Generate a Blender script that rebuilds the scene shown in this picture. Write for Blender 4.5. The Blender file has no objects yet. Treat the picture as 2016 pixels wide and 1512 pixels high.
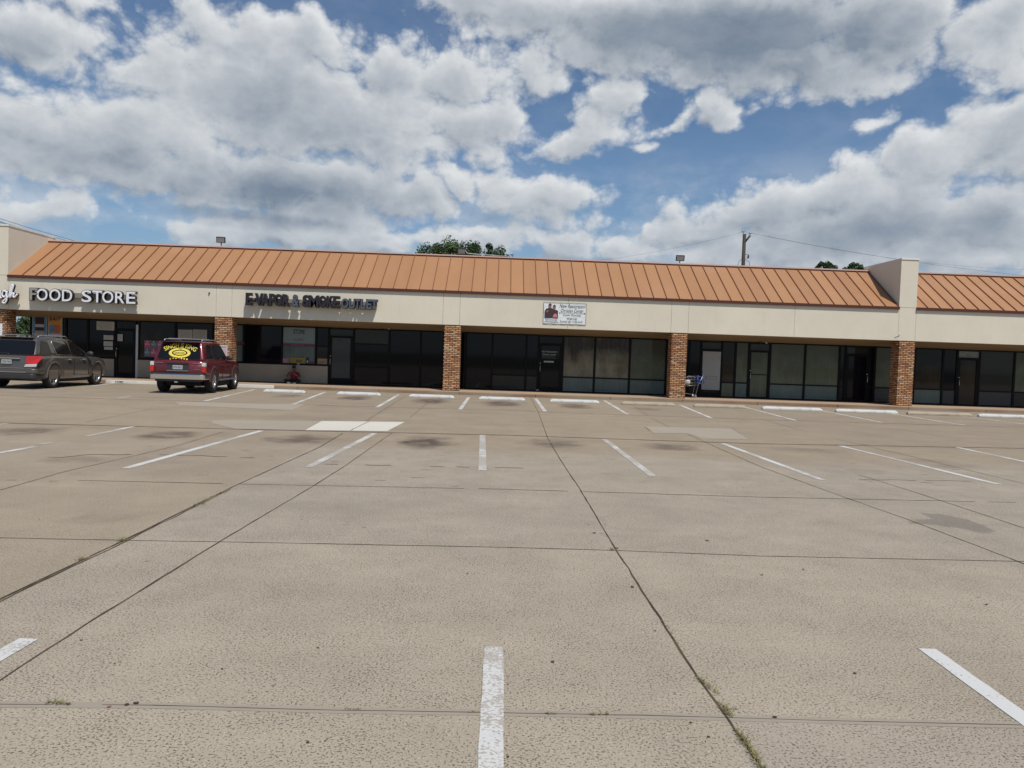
import bpy, bmesh, math, random
from mathutils import Vector, Matrix
from math import radians as rad, sin, cos, pi, atan2, asin, sqrt
C = bpy.context.scene.collection
sc = bpy.context.scene
random.seed(7)

# ------------------------------------------------------------------ camera
F, YAW, PIT, ROL, CH = 1500.0, -.0187, -.0367, .0345, 1.65
_R0 = Vector((cos(YAW), sin(YAW), 0))
_FW = Vector((-sin(YAW)*cos(PIT), cos(YAW)*cos(PIT), sin(PIT)))
_U0 = Vector((sin(YAW)*sin(PIT), -cos(YAW)*sin(PIT), cos(PIT)))
RT = _R0*cos(ROL) + _U0*sin(ROL)
UP = _U0*cos(ROL) - _R0*sin(ROL)
cd = bpy.data.cameras.new('camera'); cam = bpy.data.objects.new('camera', cd); C.objects.link(cam)
cd.sensor_width = 36; cd.lens = F/2016*36; cd.clip_start = .05; cd.clip_end = 3000
m = Matrix((RT, UP, -_FW)).transposed().to_4x4(); m.translation = (0, 0, CH); cam.matrix_world = m
sc.camera = cam
def ray(px, py): return (_FW + RT*((px-1008)/F) - UP*((py-756)/F)).normalized()
def onY(px, py, Y):
    d = ray(px, py); return Vector((0, 0, CH)) + d*(Y/d.y)
def G(px, py, z=0.0):
    d = ray(px, py); return Vector((0, 0, CH)) + d*((z-CH)/d.z)

# ------------------------------------------------------------------ sun
SUN_DIR = Vector((.27, -.50, 1.0)).normalized()          # towards the sun
sun_el = asin(SUN_DIR.z); sun_az = atan2(SUN_DIR.x, SUN_DIR.y)
sl = bpy.data.lights.new('sun', 'SUN'); sl.energy = 4.1; sl.angle = rad(.53); sl.color = (1, .955, .89)
so = bpy.data.objects.new('sun', sl); C.objects.link(so)
so.rotation_euler = SUN_DIR.to_track_quat('Z', 'Y').to_euler(); so.location = (10, -20, 40)
vs = sc.view_settings
vs.view_transform = 'Standard'; vs.look = 'None'; vs.gamma = 1; vs.exposure = -.13; vs.use_curve_mapping = False

# ------------------------------------------------------------------ node helper
class NT:
    def __init__(s, nt): s.nt = nt; s.n = nt.nodes; s.l = nt.links
    def add(s, t, **k):
        n = s.n.new(t)
        for a, b in k.items(): setattr(n, a, b)
        return n
    def put(s, inp, v):
        if isinstance(v, bpy.types.NodeSocket): s.l.new(v, inp)
        elif v is not None: inp.default_value = v
    def math(s, op, a, b=None, c=None, clamp=False):
        n = s.add('ShaderNodeMath', operation=op, use_clamp=clamp)
        for i, v in enumerate((a, b, c)): s.put(n.inputs[i], v)
        return n.outputs[0]
    def vec(s, op, a, b=None):
        n = s.add('ShaderNodeVectorMath', operation=op)
        s.put(n.inputs[0], a); s.put(n.inputs[1], b)
        return n.outputs['Value'] if op in ('LENGTH', 'DOT_PRODUCT', 'DISTANCE') else n.outputs[0]
    def noise(s, v, scale, detail=4, rough=.5, dist=0, col=False, dim='3D'):
        n = s.add('ShaderNodeTexNoise', noise_dimensions=dim); s.put(n.inputs['Vector'], v)
        n.inputs['Scale'].default_value = scale; n.inputs['Detail'].default_value = detail
        n.inputs['Roughness'].default_value = rough; n.inputs['Distortion'].default_value = dist
        return n.outputs[1 if col else 0]
    def vor(s, v, scale, feature='F1', rnd=1, out=0):
        n = s.add('ShaderNodeTexVoronoi', feature=feature); s.put(n.inputs['Vector'], v)
        n.inputs['Scale'].default_value = scale; n.inputs['Randomness'].default_value = rnd
        return n.outputs[out]
    def map(s, v, a, b, c=0, d=1, smooth=False):
        n = s.add('ShaderNodeMapRange'); n.interpolation_type = 'SMOOTHSTEP' if smooth else 'LINEAR'
        s.put(n.inputs[0], v)
        for i, x in zip((1, 2, 3, 4), (a, b, c, d)): n.inputs[i].default_value = x
        return n.outputs[0]
    def mix(s, f, a, b, bt='MIX'):
        n = s.add('ShaderNodeMix', data_type='RGBA', blend_type=bt)
        s.put(n.inputs[0], f)
        for i, v in ((6, a), (7, b)):
            if isinstance(v, tuple) and len(v) == 3: v = v+(1,)
            s.put(n.inputs[i], v)
        return n.outputs[2]
    def xyz(s, v):
        n = s.add('ShaderNodeSeparateXYZ'); s.put(n.inputs[0], v); return n.outputs
    def comb(s, x, y, z=0.0):
        n = s.add('ShaderNodeCombineXYZ')
        for i, v in enumerate((x, y, z)): s.put(n.inputs[i], v)
        return n.outputs[0]
    def mapping(s, v, loc=(0, 0, 0), rot=(0, 0, 0), scale=(1, 1, 1), typ='POINT'):
        n = s.add('ShaderNodeMapping', vector_type=typ); s.put(n.inputs[0], v)
        n.inputs[1].default_value = loc; n.inputs[2].default_value = rot; n.inputs[3].default_value = scale
        return n.outputs[0]

# ------------------------------------------------------------------ sky
def ae(px, py):
    d = ray(px, py); return atan2(d.x, d.y), asin(d.z)
# the clouds standing in the sky: bearing and height of each, its half width and half height (thousandths of a radian), tilt, weight
CL = [(20,45,190,62,0,1.1),(190,25,100,30,0,1.0),(10,150,70,40,0,.7),(150,140,40,30,0,.5),
 (60,265,180,62,-8,1.3),(250,240,200,90,0,1.4),(330,130,130,85,0,1.35),(470,50,140,62,0,1.3),(620,80,100,66,0,1.35),(520,190,290,130,0,1.7),
 (770,130,130,75,0,1.35),(700,250,250,120,0,1.7),(920,150,180,78,0,1.35),(1060,150,90,55,10,1.2),(950,240,110,70,0,1.25),(180,330,280,62,0,1.35),
 (560,360,320,80,0,1.5),(640,410,180,50,0,1.2),
 (980,15,240,62,8,1.3),(1200,60,250,90,8,1.5),(1450,60,320,105,0,1.7),(1600,125,190,66,0,1.4),(1740,60,160,105,0,1.5),(1380,150,120,45,20,1.0),
 (1970,80,110,105,0,1.35),(2010,10,130,60,0,1.2),
 (1140,270,130,50,-8,1.35),(1190,205,110,60,-25,1.25),(1430,215,48,50,-30,1.1),(1330,245,60,28,-20,.9),(1265,295,40,24,0,.8),(1700,242,52,30,0,.55),
 (1640,375,200,64,-12,1.35),(1470,410,190,56,-10,1.35),(1850,320,210,84,-22,1.5),(1990,260,150,85,-25,1.4),(1750,430,350,80,0,1.5),(1960,450,220,100,0,1.4),(1500,480,260,45,0,1.0),
 (10,400,90,40,0,1.15),(440,405,120,44,0,1.15),(570,440,190,36,0,.9),(790,395,80,42,0,1.15),(900,355,100,36,0,1.0),(1050,375,120,60,0,1.15),(1120,450,110,58,0,1.2),(960,470,130,45,0,1.1),(700,470,230,40,0,1.3),(1240,500,150,40,0,1.15),(420,455,130,48,0,1.3),(560,450,230,46,0,1.4),(1090,470,160,60,0,1.5),(900,480,160,40,0,1.2),(1400,440,150,50,-10,1.5),(1600,490,330,50,0,1.4),(1900,510,260,50,0,1.4),(30,395,110,50,0,1.4),(830,385,110,50,0,1.4),(1060,390,140,66,0,1.4)]
GR = [(560,380,360,70,0,1.0),(230,320,280,46,0,.6),(700,290,200,60,0,.35),(1450,70,460,110,4,1.1),(1150,50,240,60,8,.5),(1700,120,170,60,0,.6),(1680,450,430,60,0,.6),
      (500,428,240,26,0,1.1),(1960,430,140,60,0,.6),(30,90,160,50,0,.35),(540,200,160,60,0,.30),(1000,430,150,40,0,.35)]
w = bpy.data.worlds.new('World'); sc.world = w; w.use_nodes = True
wt = NT(w.node_tree)
for n in list(wt.n): wt.n.remove(n)
def blobs(T, P, L, acc, smooth=.15):
    base = P
    for i, (px, py, rx, ry, t, wgt) in enumerate(L):
        a, e = ae(px, py); rx, ry = rx/F, ry/F
        if i % 12 == 0 and i:                                   # the blobs are worked out a dozen at a time
            q = T.add('ShaderNodeVectorMath', operation='MULTIPLY_ADD'); T.put(q.inputs[0], acc)
            q.inputs[1].default_value = (1e-8, 1e-8, 1e-8); T.put(q.inputs[2], P); base = q.outputs[0]
        if t:
            v = T.mapping(base, (a, e, 0), (0, 0, rad(-t)), (rx, ry, 1), 'TEXTURE')
        else:
            n = T.add('ShaderNodeVectorMath', operation='MULTIPLY_ADD'); T.put(n.inputs[0], base)
            n.inputs[1].default_value = (1/rx, 1/ry, 0); n.inputs[2].default_value = (-a/rx, -e/ry, 0); v = n.outputs[0]
        val = T.math('MULTIPLY_ADD', T.vec('LENGTH', v), -wgt, wgt)
        n = T.add('ShaderNodeMath', operation='SMOOTH_MAX'); T.put(n.inputs[0], acc); T.put(n.inputs[1], val); n.inputs[2].default_value = smooth
        acc = n.outputs[0]
    return acc
g = bpy.data.node_groups.new('cloud_density', 'ShaderNodeTree')
g.interface.new_socket('P', in_out='INPUT', socket_type='NodeSocketVector')
g.interface.new_socket('D', in_out='OUTPUT', socket_type='NodeSocketFloat')
T = NT(g); gi = T.add('NodeGroupInput'); go = T.add('NodeGroupOutput'); P0 = gi.outputs[0]
Ps = T.mapping(P0, scale=(1, 1.3, 1))
wn = T.noise(Ps, 9, 3, .55, col=True, dim='2D')
wn = T.vec('SUBTRACT', wn, (.5, .5, .5)); Pw = T.vec('ADD', P0, T.vec('MULTIPLY', wn, (.10, .07, 0)))
x_, y_, z_ = T.xyz(P0)
out = T.math('MAXIMUM', T.map(T.math('ABSOLUTE', x_), .68, .95), T.map(y_, .50, .72))
lown = T.noise(Ps, 2.6, 3, .5, dim='2D')
base = T.math('SUBTRACT', T.math('MULTIPLY', out, T.map(lown, .50, .72, .0, 1.0)), .45)  # unseen cloud cover outside the view, kept sparse to cut fill light
acc = blobs(T, Pw, CL, base)
n1 = T.noise(Ps, 8, 8, .56, dim='2D')
Pv = T.vec('ADD', Ps, T.vec('MULTIPLY', wn, (.03, .03, 0)))
vo = T.add('ShaderNodeTexVoronoi', feature='F1', voronoi_dimensions='2D'); T.put(vo.inputs['Vector'], Pv)
vo.inputs['Scale'].default_value = 17; vo.inputs['Detail'].default_value = 3; vo.inputs['Roughness'].default_value = .55; vo.inputs['Lacunarity'].default_value = 2.3
D = T.math('ADD', acc, T.math('MULTIPLY_ADD', n1, 1.35, -.62)); D = T.math('ADD', D, T.math('MULTIPLY_ADD', vo.outputs[0], -.60, .22))
T.l.new(D, go.inputs[0])
tc = wt.add('ShaderNodeTexCoord'); dx, dy, dz = wt.xyz(tc.outputs['Generated'])
AZ = wt.math('ARCTAN2', dx, dy); EL = wt.math('ARCSINE', wt.math('MINIMUM', wt.math('MAXIMUM', dz, -.999), .999))
PP = wt.comb(AZ, EL, 0.0)
def dens(P):
    n = wt.add('ShaderNodeGroup'); n.node_tree = g; wt.l.new(P, n.inputs[0]); return n.outputs[0]
D0 = dens(PP)
q = wt.add('ShaderNodeVectorMath', operation='MULTIPLY_ADD'); wt.put(q.inputs[0], D0); q.inputs[1].default_value = (1e-8, 1e-8, 1e-8); wt.put(q.inputs[2], PP)
D1 = dens(wt.vec('ADD', q.outputs[0], (.007, .013, 0)))
vn = wt.noise(wt.mapping(PP, scale=(1, 2.2, 1)), 6, 6, .62, dim='2D')
veil = wt.math('MULTIPLY', wt.map(vn, .36, .64, 0, .75), wt.math('MULTIPLY', wt.map(EL, .26, .10, .10, 1), wt.map(wt.math('ABSOLUTE', AZ), .8, 1.2, 1, .3)))     # thin high cloud, thicker near the horizon
mask = wt.math('MAXIMUM', wt.map(D0, -.22, .42, 0, 1, True), veil)
grad = wt.math('SUBTRACT', D0, D1)
edge = wt.map(D0, .0, 1.2, .34, -.06)
gray = wt.math('MAXIMUM', blobs(wt, PP, GR, -.2, .2), 0.0)
lit = wt.math('MULTIPLY_ADD', wt.math('MULTIPLY', grad, wt.map(D0, .15, 1.1, 1.0, .30)), .62, .50); lit = wt.math('ADD', lit, edge)
lit = wt.math('ADD', lit, wt.math('MULTIPLY_ADD', vn, .34, -.17))
gs = wt.math('MULTIPLY_ADD', vn, .9, .10)
lit = wt.math('SUBTRACT', lit, wt.math('MULTIPLY', gray, wt.math('MULTIPLY', gs, 1.0)), clamp=True); lit = wt.math('MAXIMUM', lit, wt.math('MULTIPLY_ADD', vn, .55, -.18))
ccol = wt.mix(lit, (.185, .245, .33), (.80, .825, .845))
sky = wt.add('ShaderNodeTexSky', sky_type='NISHITA'); sky.sun_disc = False
sky.sun_elevation = sun_el; sky.sun_rotation = sun_az; sky.air_density = 1.0; sky.dust_density = .6; sky.ozone_density = 2.0
STR = .10
skyc = wt.mix(1.0, sky.outputs[0], (.74, .86, .96), 'MULTIPLY')
haze = wt.map(EL, .05, .30, .45, .0)
skyc = wt.mix(haze, skyc, (.27/STR, .42/STR, .62/STR))
cc = wt.mix(1.0, ccol, (1/STR, 1/STR, 1/STR), 'MULTIPLY')
hz2 = wt.map(EL, .0, .25, .35, .0)
cc = wt.mix(hz2, cc, (.42/STR, .50/STR, .60/STR))
fin = wt.mix(wt.math('MULTIPLY', mask, wt.map(EL, -.01, .03)), skyc, cc)
bg = wt.add('ShaderNodeBackground'); wt.l.new(fin, bg.inputs[0]); bg.inputs[1].default_value = STR
wo = wt.add('ShaderNodeOutputWorld'); wt.l.new(bg.outputs[0], wo.inputs[0])
w.cycles.sampling_method = 'MANUAL'; w.cycles.sample_map_resolution = 512

# ------------------------------------------------------------------ materials
M = {}
def mat(name, col=(.5, .5, .5), rough=.6, metal=0, coat=0, spec=.5, var=0, vscale=5, bump=0, bscale=50, fn=None, emit=None):
    if name in M: return M[name]
    m = bpy.data.materials.new(name); m.use_nodes = True; T = NT(m.node_tree)
    b = [n for n in T.n if n.type == 'BSDF_PRINCIPLED'][0]
    b.inputs['Base Color'].default_value = (*col, 1); b.inputs['Roughness'].default_value = rough
    b.inputs['Metallic'].default_value = metal; b.inputs['Coat Weight'].default_value = coat
    b.inputs['Coat Roughness'].default_value = .05
    b.inputs['Specular IOR Level'].default_value = spec
    oc = T.add('ShaderNodeTexCoord').outputs['Object']
    if var:
        nz = T.noise(oc, vscale, 5, .6)
        f = T.map(nz, .3, .7, 1-var, 1+var)
        T.put(b.inputs['Base Color'], T.mix(1.0, (*col, 1), T.comb(f, f, f), 'MULTIPLY'))
    if bump:
        nz = T.noise(oc, bscale, 4, .6); bn = T.add('ShaderNodeBump'); bn.inputs['Strength'].default_value = bump
        bn.inputs['Distance'].default_value = .01; T.put(bn.inputs['Height'], nz); T.l.new(bn.outputs[0], b.inputs['Normal'])
    if fn: fn(T, b, oc)
    M[name] = m; return m

# ------------------------------------------------------------------ mesh helpers
class MB:
    def __init__(s): s.v = []; s.f = []; s.mi = []; s.cur = 0; s.sm = []
    def add(s, vs, fs, mi=None, smooth=False):
        o = len(s.v); s.v += [tuple(v) for v in vs]
        for f in fs: s.f.append(tuple(i+o for i in f)); s.mi.append(s.cur if mi is None else mi); s.sm.append(smooth)
    def box(s, x0, x1, y0, y1, z0, z1, mi=None):
        if x0 > x1: x0, x1 = x1, x0
        if y0 > y1: y0, y1 = y1, y0
        if z0 > z1: z0, z1 = z1, z0
        v = [(x, y, z) for z in (z0, z1) for y in (y0, y1) for x in (x0, x1)]
        s.add(v, [(0, 2, 3, 1), (4, 5, 7, 6), (0, 1, 5, 4), (2, 6, 7, 3), (0, 4, 6, 2), (1, 3, 7, 5)], mi)
    def quad(s, a, b, c, d, mi=None): s.add([a, b, c, d], [(0, 1, 2, 3)], mi)
    def tube(s, pts, r, n=8, mi=None, cap=True):
        pts = [Vector(p) for p in pts]; rs = r if isinstance(r, (list, tuple)) else [r]*len(pts)
        V = []; fs = []; prev = None
        for i, p in enumerate(pts):
            t = (pts[min(i+1, len(pts)-1)]-pts[max(i-1, 0)]).normalized()
            if prev is None:
                a = t.orthogonal().normalized()
            else:
                a = prev - t*prev.dot(t)
                a = a.normalized() if a.length > 1e-6 else t.orthogonal().normalized()
            prev = a; b = t.cross(a)
            for k in range(n): V.append(p+(a*cos(2*pi*k/n)+b*sin(2*pi*k/n))*rs[i])
        for i in range(len(pts)-1):
            for k in range(n): fs.append((i*n+k, i*n+(k+1) % n, (i+1)*n+(k+1) % n, (i+1)*n+k))
        if cap: fs.append(tuple(reversed(range(n)))); fs.append(tuple((len(pts)-1)*n+k for k in range(n)))
        s.add(V, fs, mi, True)
    def lathe(s, prof, axis='x', c=(0, 0, 0), n=32, mi=None, close=False):
        V = []; fs = []; m_ = len(prof)
        for k in range(n):
            a = 2*pi*k/n
            for (r, h) in prof:
                p = {'x': (h, r*cos(a), r*sin(a)), 'y': (r*cos(a), h, r*sin(a)), 'z': (r*cos(a), r*sin(a), h)}[axis]
                V.append((p[0]+c[0], p[1]+c[1], p[2]+c[2]))
        for k in range(n):
            for j in range(m_ if close else m_-1):
                fs.append((k*m_+j, ((k+1) % n)*m_+j, ((k+1) % n)*m_+(j+1) % m_, k*m_+(j+1) % m_))
        s.add(V, fs, mi, True)
    def poly(s, pts, y, mi=None):      # flat outline in x,z at depth y
        s.add([(p[0], y, p[1]) for p in pts], [tuple(range(len(pts)))], mi)
    def ball(s, c, r, n=10, sx=1, sy=1, sz=1, mi=None):
        V = []; fs = []
        for i in range(n+1):
            th = pi*i/n
            for k in range(n): V.append((c[0]+r*sx*sin(th)*cos(2*pi*k/n), c[1]+r*sy*sin(th)*sin(2*pi*k/n), c[2]+r*sz*cos(th)))
        for i in range(n):
            for k in range(n): fs.append((i*n+k, i*n+(k+1) % n, (i+1)*n+(k+1) % n, (i+1)*n+k))
        s.add(V, fs, mi, True)
    def build(s, name, mats, parent=None, bevel=0, seg=2, fix=True):
        me = bpy.data.meshes.new(name); me.from_pydata(s.v, [], s.f)
        if not isinstance(mats, (list, tuple)): mats = [mats]
        for m in mats: me.materials.append(m)
        for p, mi, sm in zip(me.polygons, s.mi, s.sm): p.material_index = mi; p.use_smooth = sm
        if fix:
            bm = bmesh.new(); bm.from_mesh(me)
            bmesh.ops.recalc_face_normals(bm, faces=bm.faces)
            bm.to_mesh(me); bm.free()
        o = bpy.data.objects.new(name, me); C.objects.link(o)
        if parent: o.parent = parent
        if bevel:
            b = o.modifiers.new('bevel', 'BEVEL'); b.width = bevel; b.segments = seg; b.limit_method = 'ANGLE'; b.angle_limit = rad(35)
        return o
def tag(o, label=None, cat=None, group=None, kind=None):
    for k, v in (('label', label), ('category', cat), ('group', group), ('kind', kind)):
        if v: o[k] = v
    return o
def empty(name, loc, rz=0, **k):
    o = bpy.data.objects.new(name, None); C.objects.link(o); o.location = loc; o.rotation_euler = (0, 0, rz); o.empty_display_size = .2
    return tag(o, **k)
def text_mesh(body, w, h, ext=0, off=0, shear=0, keep=False):
    """outline of the words as verts/faces in x,z, facing -y, lower left at 0, fitted to w x h"""
    cu = bpy.data.curves.new('t', 'FONT'); cu.body = body; cu.size = 1; cu.extrude = ext; cu.offset = off; cu.shear = shear; cu.resolution_u = 4
    o = bpy.data.objects.new('t', cu); C.objects.link(o)
    dg = bpy.context.evaluated_depsgraph_get(); me = bpy.data.meshes.new_from_object(o.evaluated_get(dg))
    V = [v.co.copy() for v in me.vertices]; Fs = [tuple(p.vertices) for p in me.polygons]
    bpy.data.objects.remove(o); bpy.data.curves.remove(cu); bpy.data.meshes.remove(me)
    x0 = min(v.x for v in V); x1 = max(v.x for v in V); y0 = min(v.y for v in V); y1 = max(v.y for v in V)
    sx = w/(x1-x0); sy = h/(y1-y0)
    if keep: sx = sy
    return [((v.x-x0)*sx, -v.z, (v.y-y0)*sy) for v in V], Fs
def put_text(mb, body, x, y, z, w, h, off=0, shear=0, mi=None):
    V, Fs = text_mesh(body, w, h, 0, off, shear)
    mb.add([(a+x, b+y, c+z) for a, b, c in V], Fs, mi)
def eval_mesh(o):
    dg = bpy.context.evaluated_depsgraph_get(); me = bpy.data.meshes.new_from_object(o.evaluated_get(dg)); return me

# ------------------------------------------------------------------ ground
YC, YW, YK = 31.5, 33.5, 30.9      # column front, glass line, kerb
WZ = .13                             # walkway height
def conc_core(T, oc, near=(.358, .305, .238), far=(.303, .242, .170)):
    """washed aggregate concrete: browner towards the shops and to the left, greyer in the middle, pits and pebbles"""
    x, y, z = T.xyz(oc)
    bn = T.noise(oc, .25, 5, .6); bb = T.math('MULTIPLY_ADD', bn, 7, -3.5)
    fy = T.map(T.math('ADD', y, T.math('MULTIPLY', bb, .35)), 12.2, 13.8, 0, .85, True)
    fx = T.map(x, -3.03, -3.12, 0, .6)
    f = T.math('MAXIMUM', fy, fx)
    col = T.mix(f, near, far)
    v1 = T.noise(oc, .9, 6, .6); c1 = T.map(v1, .3, .7, .90, 1.09)
    v3 = T.noise(T.mapping(oc, scale=(.12, .9, 1)), 1.2, 5, .65); c3 = T.map(v3, .3, .7, .94, 1.05)
    col = T.mix(1, col, T.comb(c1, c1, T.math('MULTIPLY', c1, .99)), 'MULTIPLY')
    col = T.mix(1, col, T.comb(c3, c3, c3), 'MULTIPLY')
    # slabs poured on different days
    sx = 0.0; sy = 0.0
    for i, v in enumerate((-5.3, -3.05, -2.25, 1.1, 4.45, 7.95)): sx = T.math('ADD', sx, T.math('MULTIPLY', T.math('GREATER_THAN', x, v), 1.7+i))
    for i, v in enumerate((3.45, 6.5, 9.35, 15.7, 23.0)): sy = T.math('ADD', sy, T.math('MULTIPLY', T.math('GREATER_THAN', y, v), 3.3+i))
    w2 = T.add('ShaderNodeTexWhiteNoise', noise_dimensions='2D'); T.put(w2.inputs['Vector'], T.comb(sx, sy))
    sl_ = T.map(w2.outputs[0], 0, 1, .945, 1.045); col = T.mix(1, col, T.comb(sl_, sl_, T.math('MULTIPLY', sl_, T.map(w2.outputs[0], 0, 1, 1.02, .98))), 'MULTIPLY')
    # gaps between the stones, thick here and thin there
    dn = T.noise(oc, 2.6, 5, .65)
    pa = T.noise(oc, 84, 2, .6); th = T.map(dn, .32, .70, .398, .462)
    pit = T.map(T.math('SUBTRACT', th, pa), -.010, .028, 0, 1)
    pb_ = T.noise(T.mapping(oc, loc=(7, 3, 1)), 27, 2, .6); pit2 = T.map(pb_, .33, .29, 0, .8)
    pits = T.math('MULTIPLY', T.math('MAXIMUM', pit, pit2), T.map(f, 0, 1, 1, .55))
    col = T.mix(T.math('MULTIPLY', pits, .82), col, (.075, .06, .045))
    st = T.map(T.noise(T.mapping(oc, loc=(3, 9, 2)), 66, 3, .7), .59, .65, 0, .55)
    col = T.mix(st, col, (.58, .53, .44))
    return col, pits
STAINS = [(55,849,66,6,.75),(330,857,62,7,.8),(590,865,64,7,.8),(835,870,54,9,1.0),(1090,873,55,6,.7),(1320,880,48,5,.7),
 (700,781,34,3,.95),(848,787,38,4,1),(987,792,36,4,1),(1132,797,30,3.4,.85),(1275,803,26,2.4,.5),(570,777,30,2.5,.6),(265,754,30,3,.7),(1600,887,60,4,.35),(150,905,70,6,.3),(200,1020,60,9,.25),(1850,912,55,6,.25),(1700,930,60,4,.25)]
def lot_fn(T, b, oc):
    col, pits = conc_core(T, oc)
    nz = T.noise(oc, 2.2, 6, .65)
    wob = T.vec('MULTIPLY', T.vec('SUBTRACT', T.noise(oc, 1.4, 5, .65, col=True), (.5, .5, .5)), (1.0, 1.0, 0))
    P = T.vec('ADD', oc, wob); acc = 0.0
    for px, py, rx, ry, wg in STAINS:
        if py < 810 and px > 500: py += 2.5
        rx *= 1.15; ry *= 1.15
        c = G(px, py); a = G(px+rx, py); q = G(px, py-ry)
        v = T.mapping(P, (c.x, c.y, 0), (0, 0, 0), (abs(a.x-c.x), abs(q.y-c.y)*1.3, 1e6), 'TEXTURE')
        d = T.vec('LENGTH', v)
        acc = T.math('MAXIMUM', acc, T.math('MULTIPLY', T.map(d, 1.06, .45, 0, wg), 1.0))
    acc = T.math('MULTIPLY', acc, T.map(nz, .36, .54, .30, 1.0))
    col = T.mix(T.math('MULTIPLY', acc, .92), col, (.085, .060, .048))
    # damp spill with a tail running to the joint
    P2 = T.vec('ADD', oc, T.vec('MULTIPLY', T.vec('SUBTRACT', T.noise(oc, 5, 5, .7, col=True), (.5, .5, .5)), (.35, .5, 0)))
    a2 = 0.0
    for px, py, rx, ry in ((1885, 1029, 38, 17), (1840, 1029, 34, 5.5), (1812, 1030, 20, 2.5)):
        c = G(px, py); a = G(px+rx, py); q = G(px, py-ry)
        d = T.vec('LENGTH', T.mapping(P2, (c.x, c.y, 0), (0, 0, 0), (abs(a.x-c.x), abs(q.y-c.y), 1e6), 'TEXTURE'))
        a2 = T.math('MAXIMUM', a2, T.map(d, 1.08, .92, 0, 1))
    col = T.mix(T.math('MULTIPLY', a2, .5), col, (.13, .115, .10))
    # scattered small spots and dark flecks
    sp = T.vor(oc, 1.3, 'F1'); spn = T.noise(oc, 12, 3, .6)
    spf = T.map(T.math('MULTIPLY_ADD', spn, .06, sp), .045, .06, .55, 0)
    col = T.mix(spf, col, (.09, .07, .055))
    sc2 = T.noise(T.mapping(oc, scale=(.16, 2.2, 1)), 2.4, 6, .7)
    scf = T.map(sc2, .63, .72, 0, .42)
    col = T.mix(T.math('MULTIPLY', scf, T.map(T.xyz(oc)[1], 6, 14)), col, (.15, .115, .085))
    T.put(b.inputs['Base Color'], col)
    bn = T.add('ShaderNodeBump'); bn.inputs['Strength'].default_value = .22; bn.inputs['Distance'].default_value = .005
    T.put(bn.inputs['Height'], T.math('ADD', T.math('MULTIPLY', pits, -1.0), T.noise(oc, 70, 3, .6))); T.l.new(bn.outputs[0], b.inputs['Normal'])
m_lot = mat('lot_concrete', rough=.88, spec=.25, fn=lot_fn)
def plain_conc(near, far):
    def fn(T, b, oc):
        c, p = conc_core(T, oc, near, far); T.put(b.inputs['Base Color'], T.mix(.6, c, near))
    return fn
m_patchw = mat('new_concrete', rough=.85, spec=.2, fn=plain_conc((.64, .61, .52), (.60, .57, .49)))
m_patchg = mat('patch_concrete', rough=.85, spec=.2, fn=plain_conc((.365, .315, .245), (.35, .30, .235)))
mb = MB(); mb.quad((-70, -30, 0), (70, -30, 0), (70, YK+.05, 0), (-70, YK+.05, 0)); tag(mb.build('parking_lot', m_lot, fix=False), kind='structure')
def grass_fn(T, b, oc):
    n = T.noise(oc, .4, 6, .65); T.put(b.inputs['Base Color'], T.mix(T.map(n, .35, .65), (.05, .075, .025), (.13, .12, .06)))
mb = MB(); mb.quad((-1500, -1500, -.05), (1500, -1500, -.05), (1500, 1500, -.05), (-1500, 1500, -.05)); tag(mb.build('ground', mat('dry_grass', rough=.95, spec=.1, fn=grass_fn), fix=False), kind='structure')
def flat(name, pts, z, m, wig=0, **k):
    V = [G(*p) for p in pts]; mb = MB(); mb.add([(v.x, v.y, z) for v in V], [tuple(range(len(V)))])
    o = mb.build(name, m, fix=False)
    if o.data.polygons[0].normal.z < 0: o.data.flip_normals()
    return tag(o, kind='structure', **k)
flat('concrete_patch', [(633,829),(797,831),(762,849),(600,847)], .004, m_patchw)
flat('concrete_patch', [(420,828),(631.5,829),(598,847),(462,844.5),(415,833)], .004, m_patchg)
flat('concrete_patch', [(345,791),(600,796.5),(575,808),(352,798)], .004, m_patchg)
flat('concrete_patch', [(1270,840),(1440,844),(1475,865),(1384,864),(1355,854),(1287,853)], .004, m_patchg)
# stripes ------------------------------------------------------
def paint_fn(wear):
    def fn(T, b, oc):
        n = T.noise(oc, 6, 7, .75); n2 = T.noise(T.mapping(oc, scale=(1, 1.2, 1)), 55, 3, .6)
        big = T.noise(oc, .9, 3, .5)
        f = T.math('ADD', T.map(n, .35, .62, .0, .22), T.map(big, .38, .58, -.10+.12*wear, .22*wear+.12))
        a = T.map(T.math('SUBTRACT', n2, T.math('ADD', f, .17+.08*wear)), -.02, .05, 1, 0)
        T.put(b.inputs['Base Color'], T.mix(T.math('MULTIPLY', a, .75), (.58, .575, .545), (.33, .28, .225)))
    return fn
m_p0 = mat('stripe_paint', rough=.7, fn=paint_fn(.5)); m_p1 = mat('worn_stripe_paint', rough=.75, fn=paint_fn(1.0))
def stripe(a, b, wd=.105, m=None, z=.0035):
    A = G(*a); B = G(*b); d = (B-A); L = d.length; d.normalize(); n = Vector((-d.y, d.x, 0)); k = max(2, int(L/.12)); V = []; 
    e0 = A.y; 
    for i in range(k+1):
        p = A+d*(L*i/k); w1 = wd/2*(1+random.uniform(-.05, .05)); w2 = wd/2*(1+random.uniform(-.05, .05))
        # stripes are cut square to the kerb, not to their own run
        V += [(p.x-n.x*w1, p.y-n.y*w1, z), (p.x+n.x*w2, p.y+n.y*w2, z)]
    mb = MB(); mb.add(V, [(2*i, 2*i+1, 2*i+3, 2*i+2) for i in range(k)])
    o = mb.build('parking_stripe', m or m_p0, fix=False)
    if o.data.polygons[0].normal.z < 0: o.data.flip_normals()
    return tag(o, kind='structure')
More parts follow.
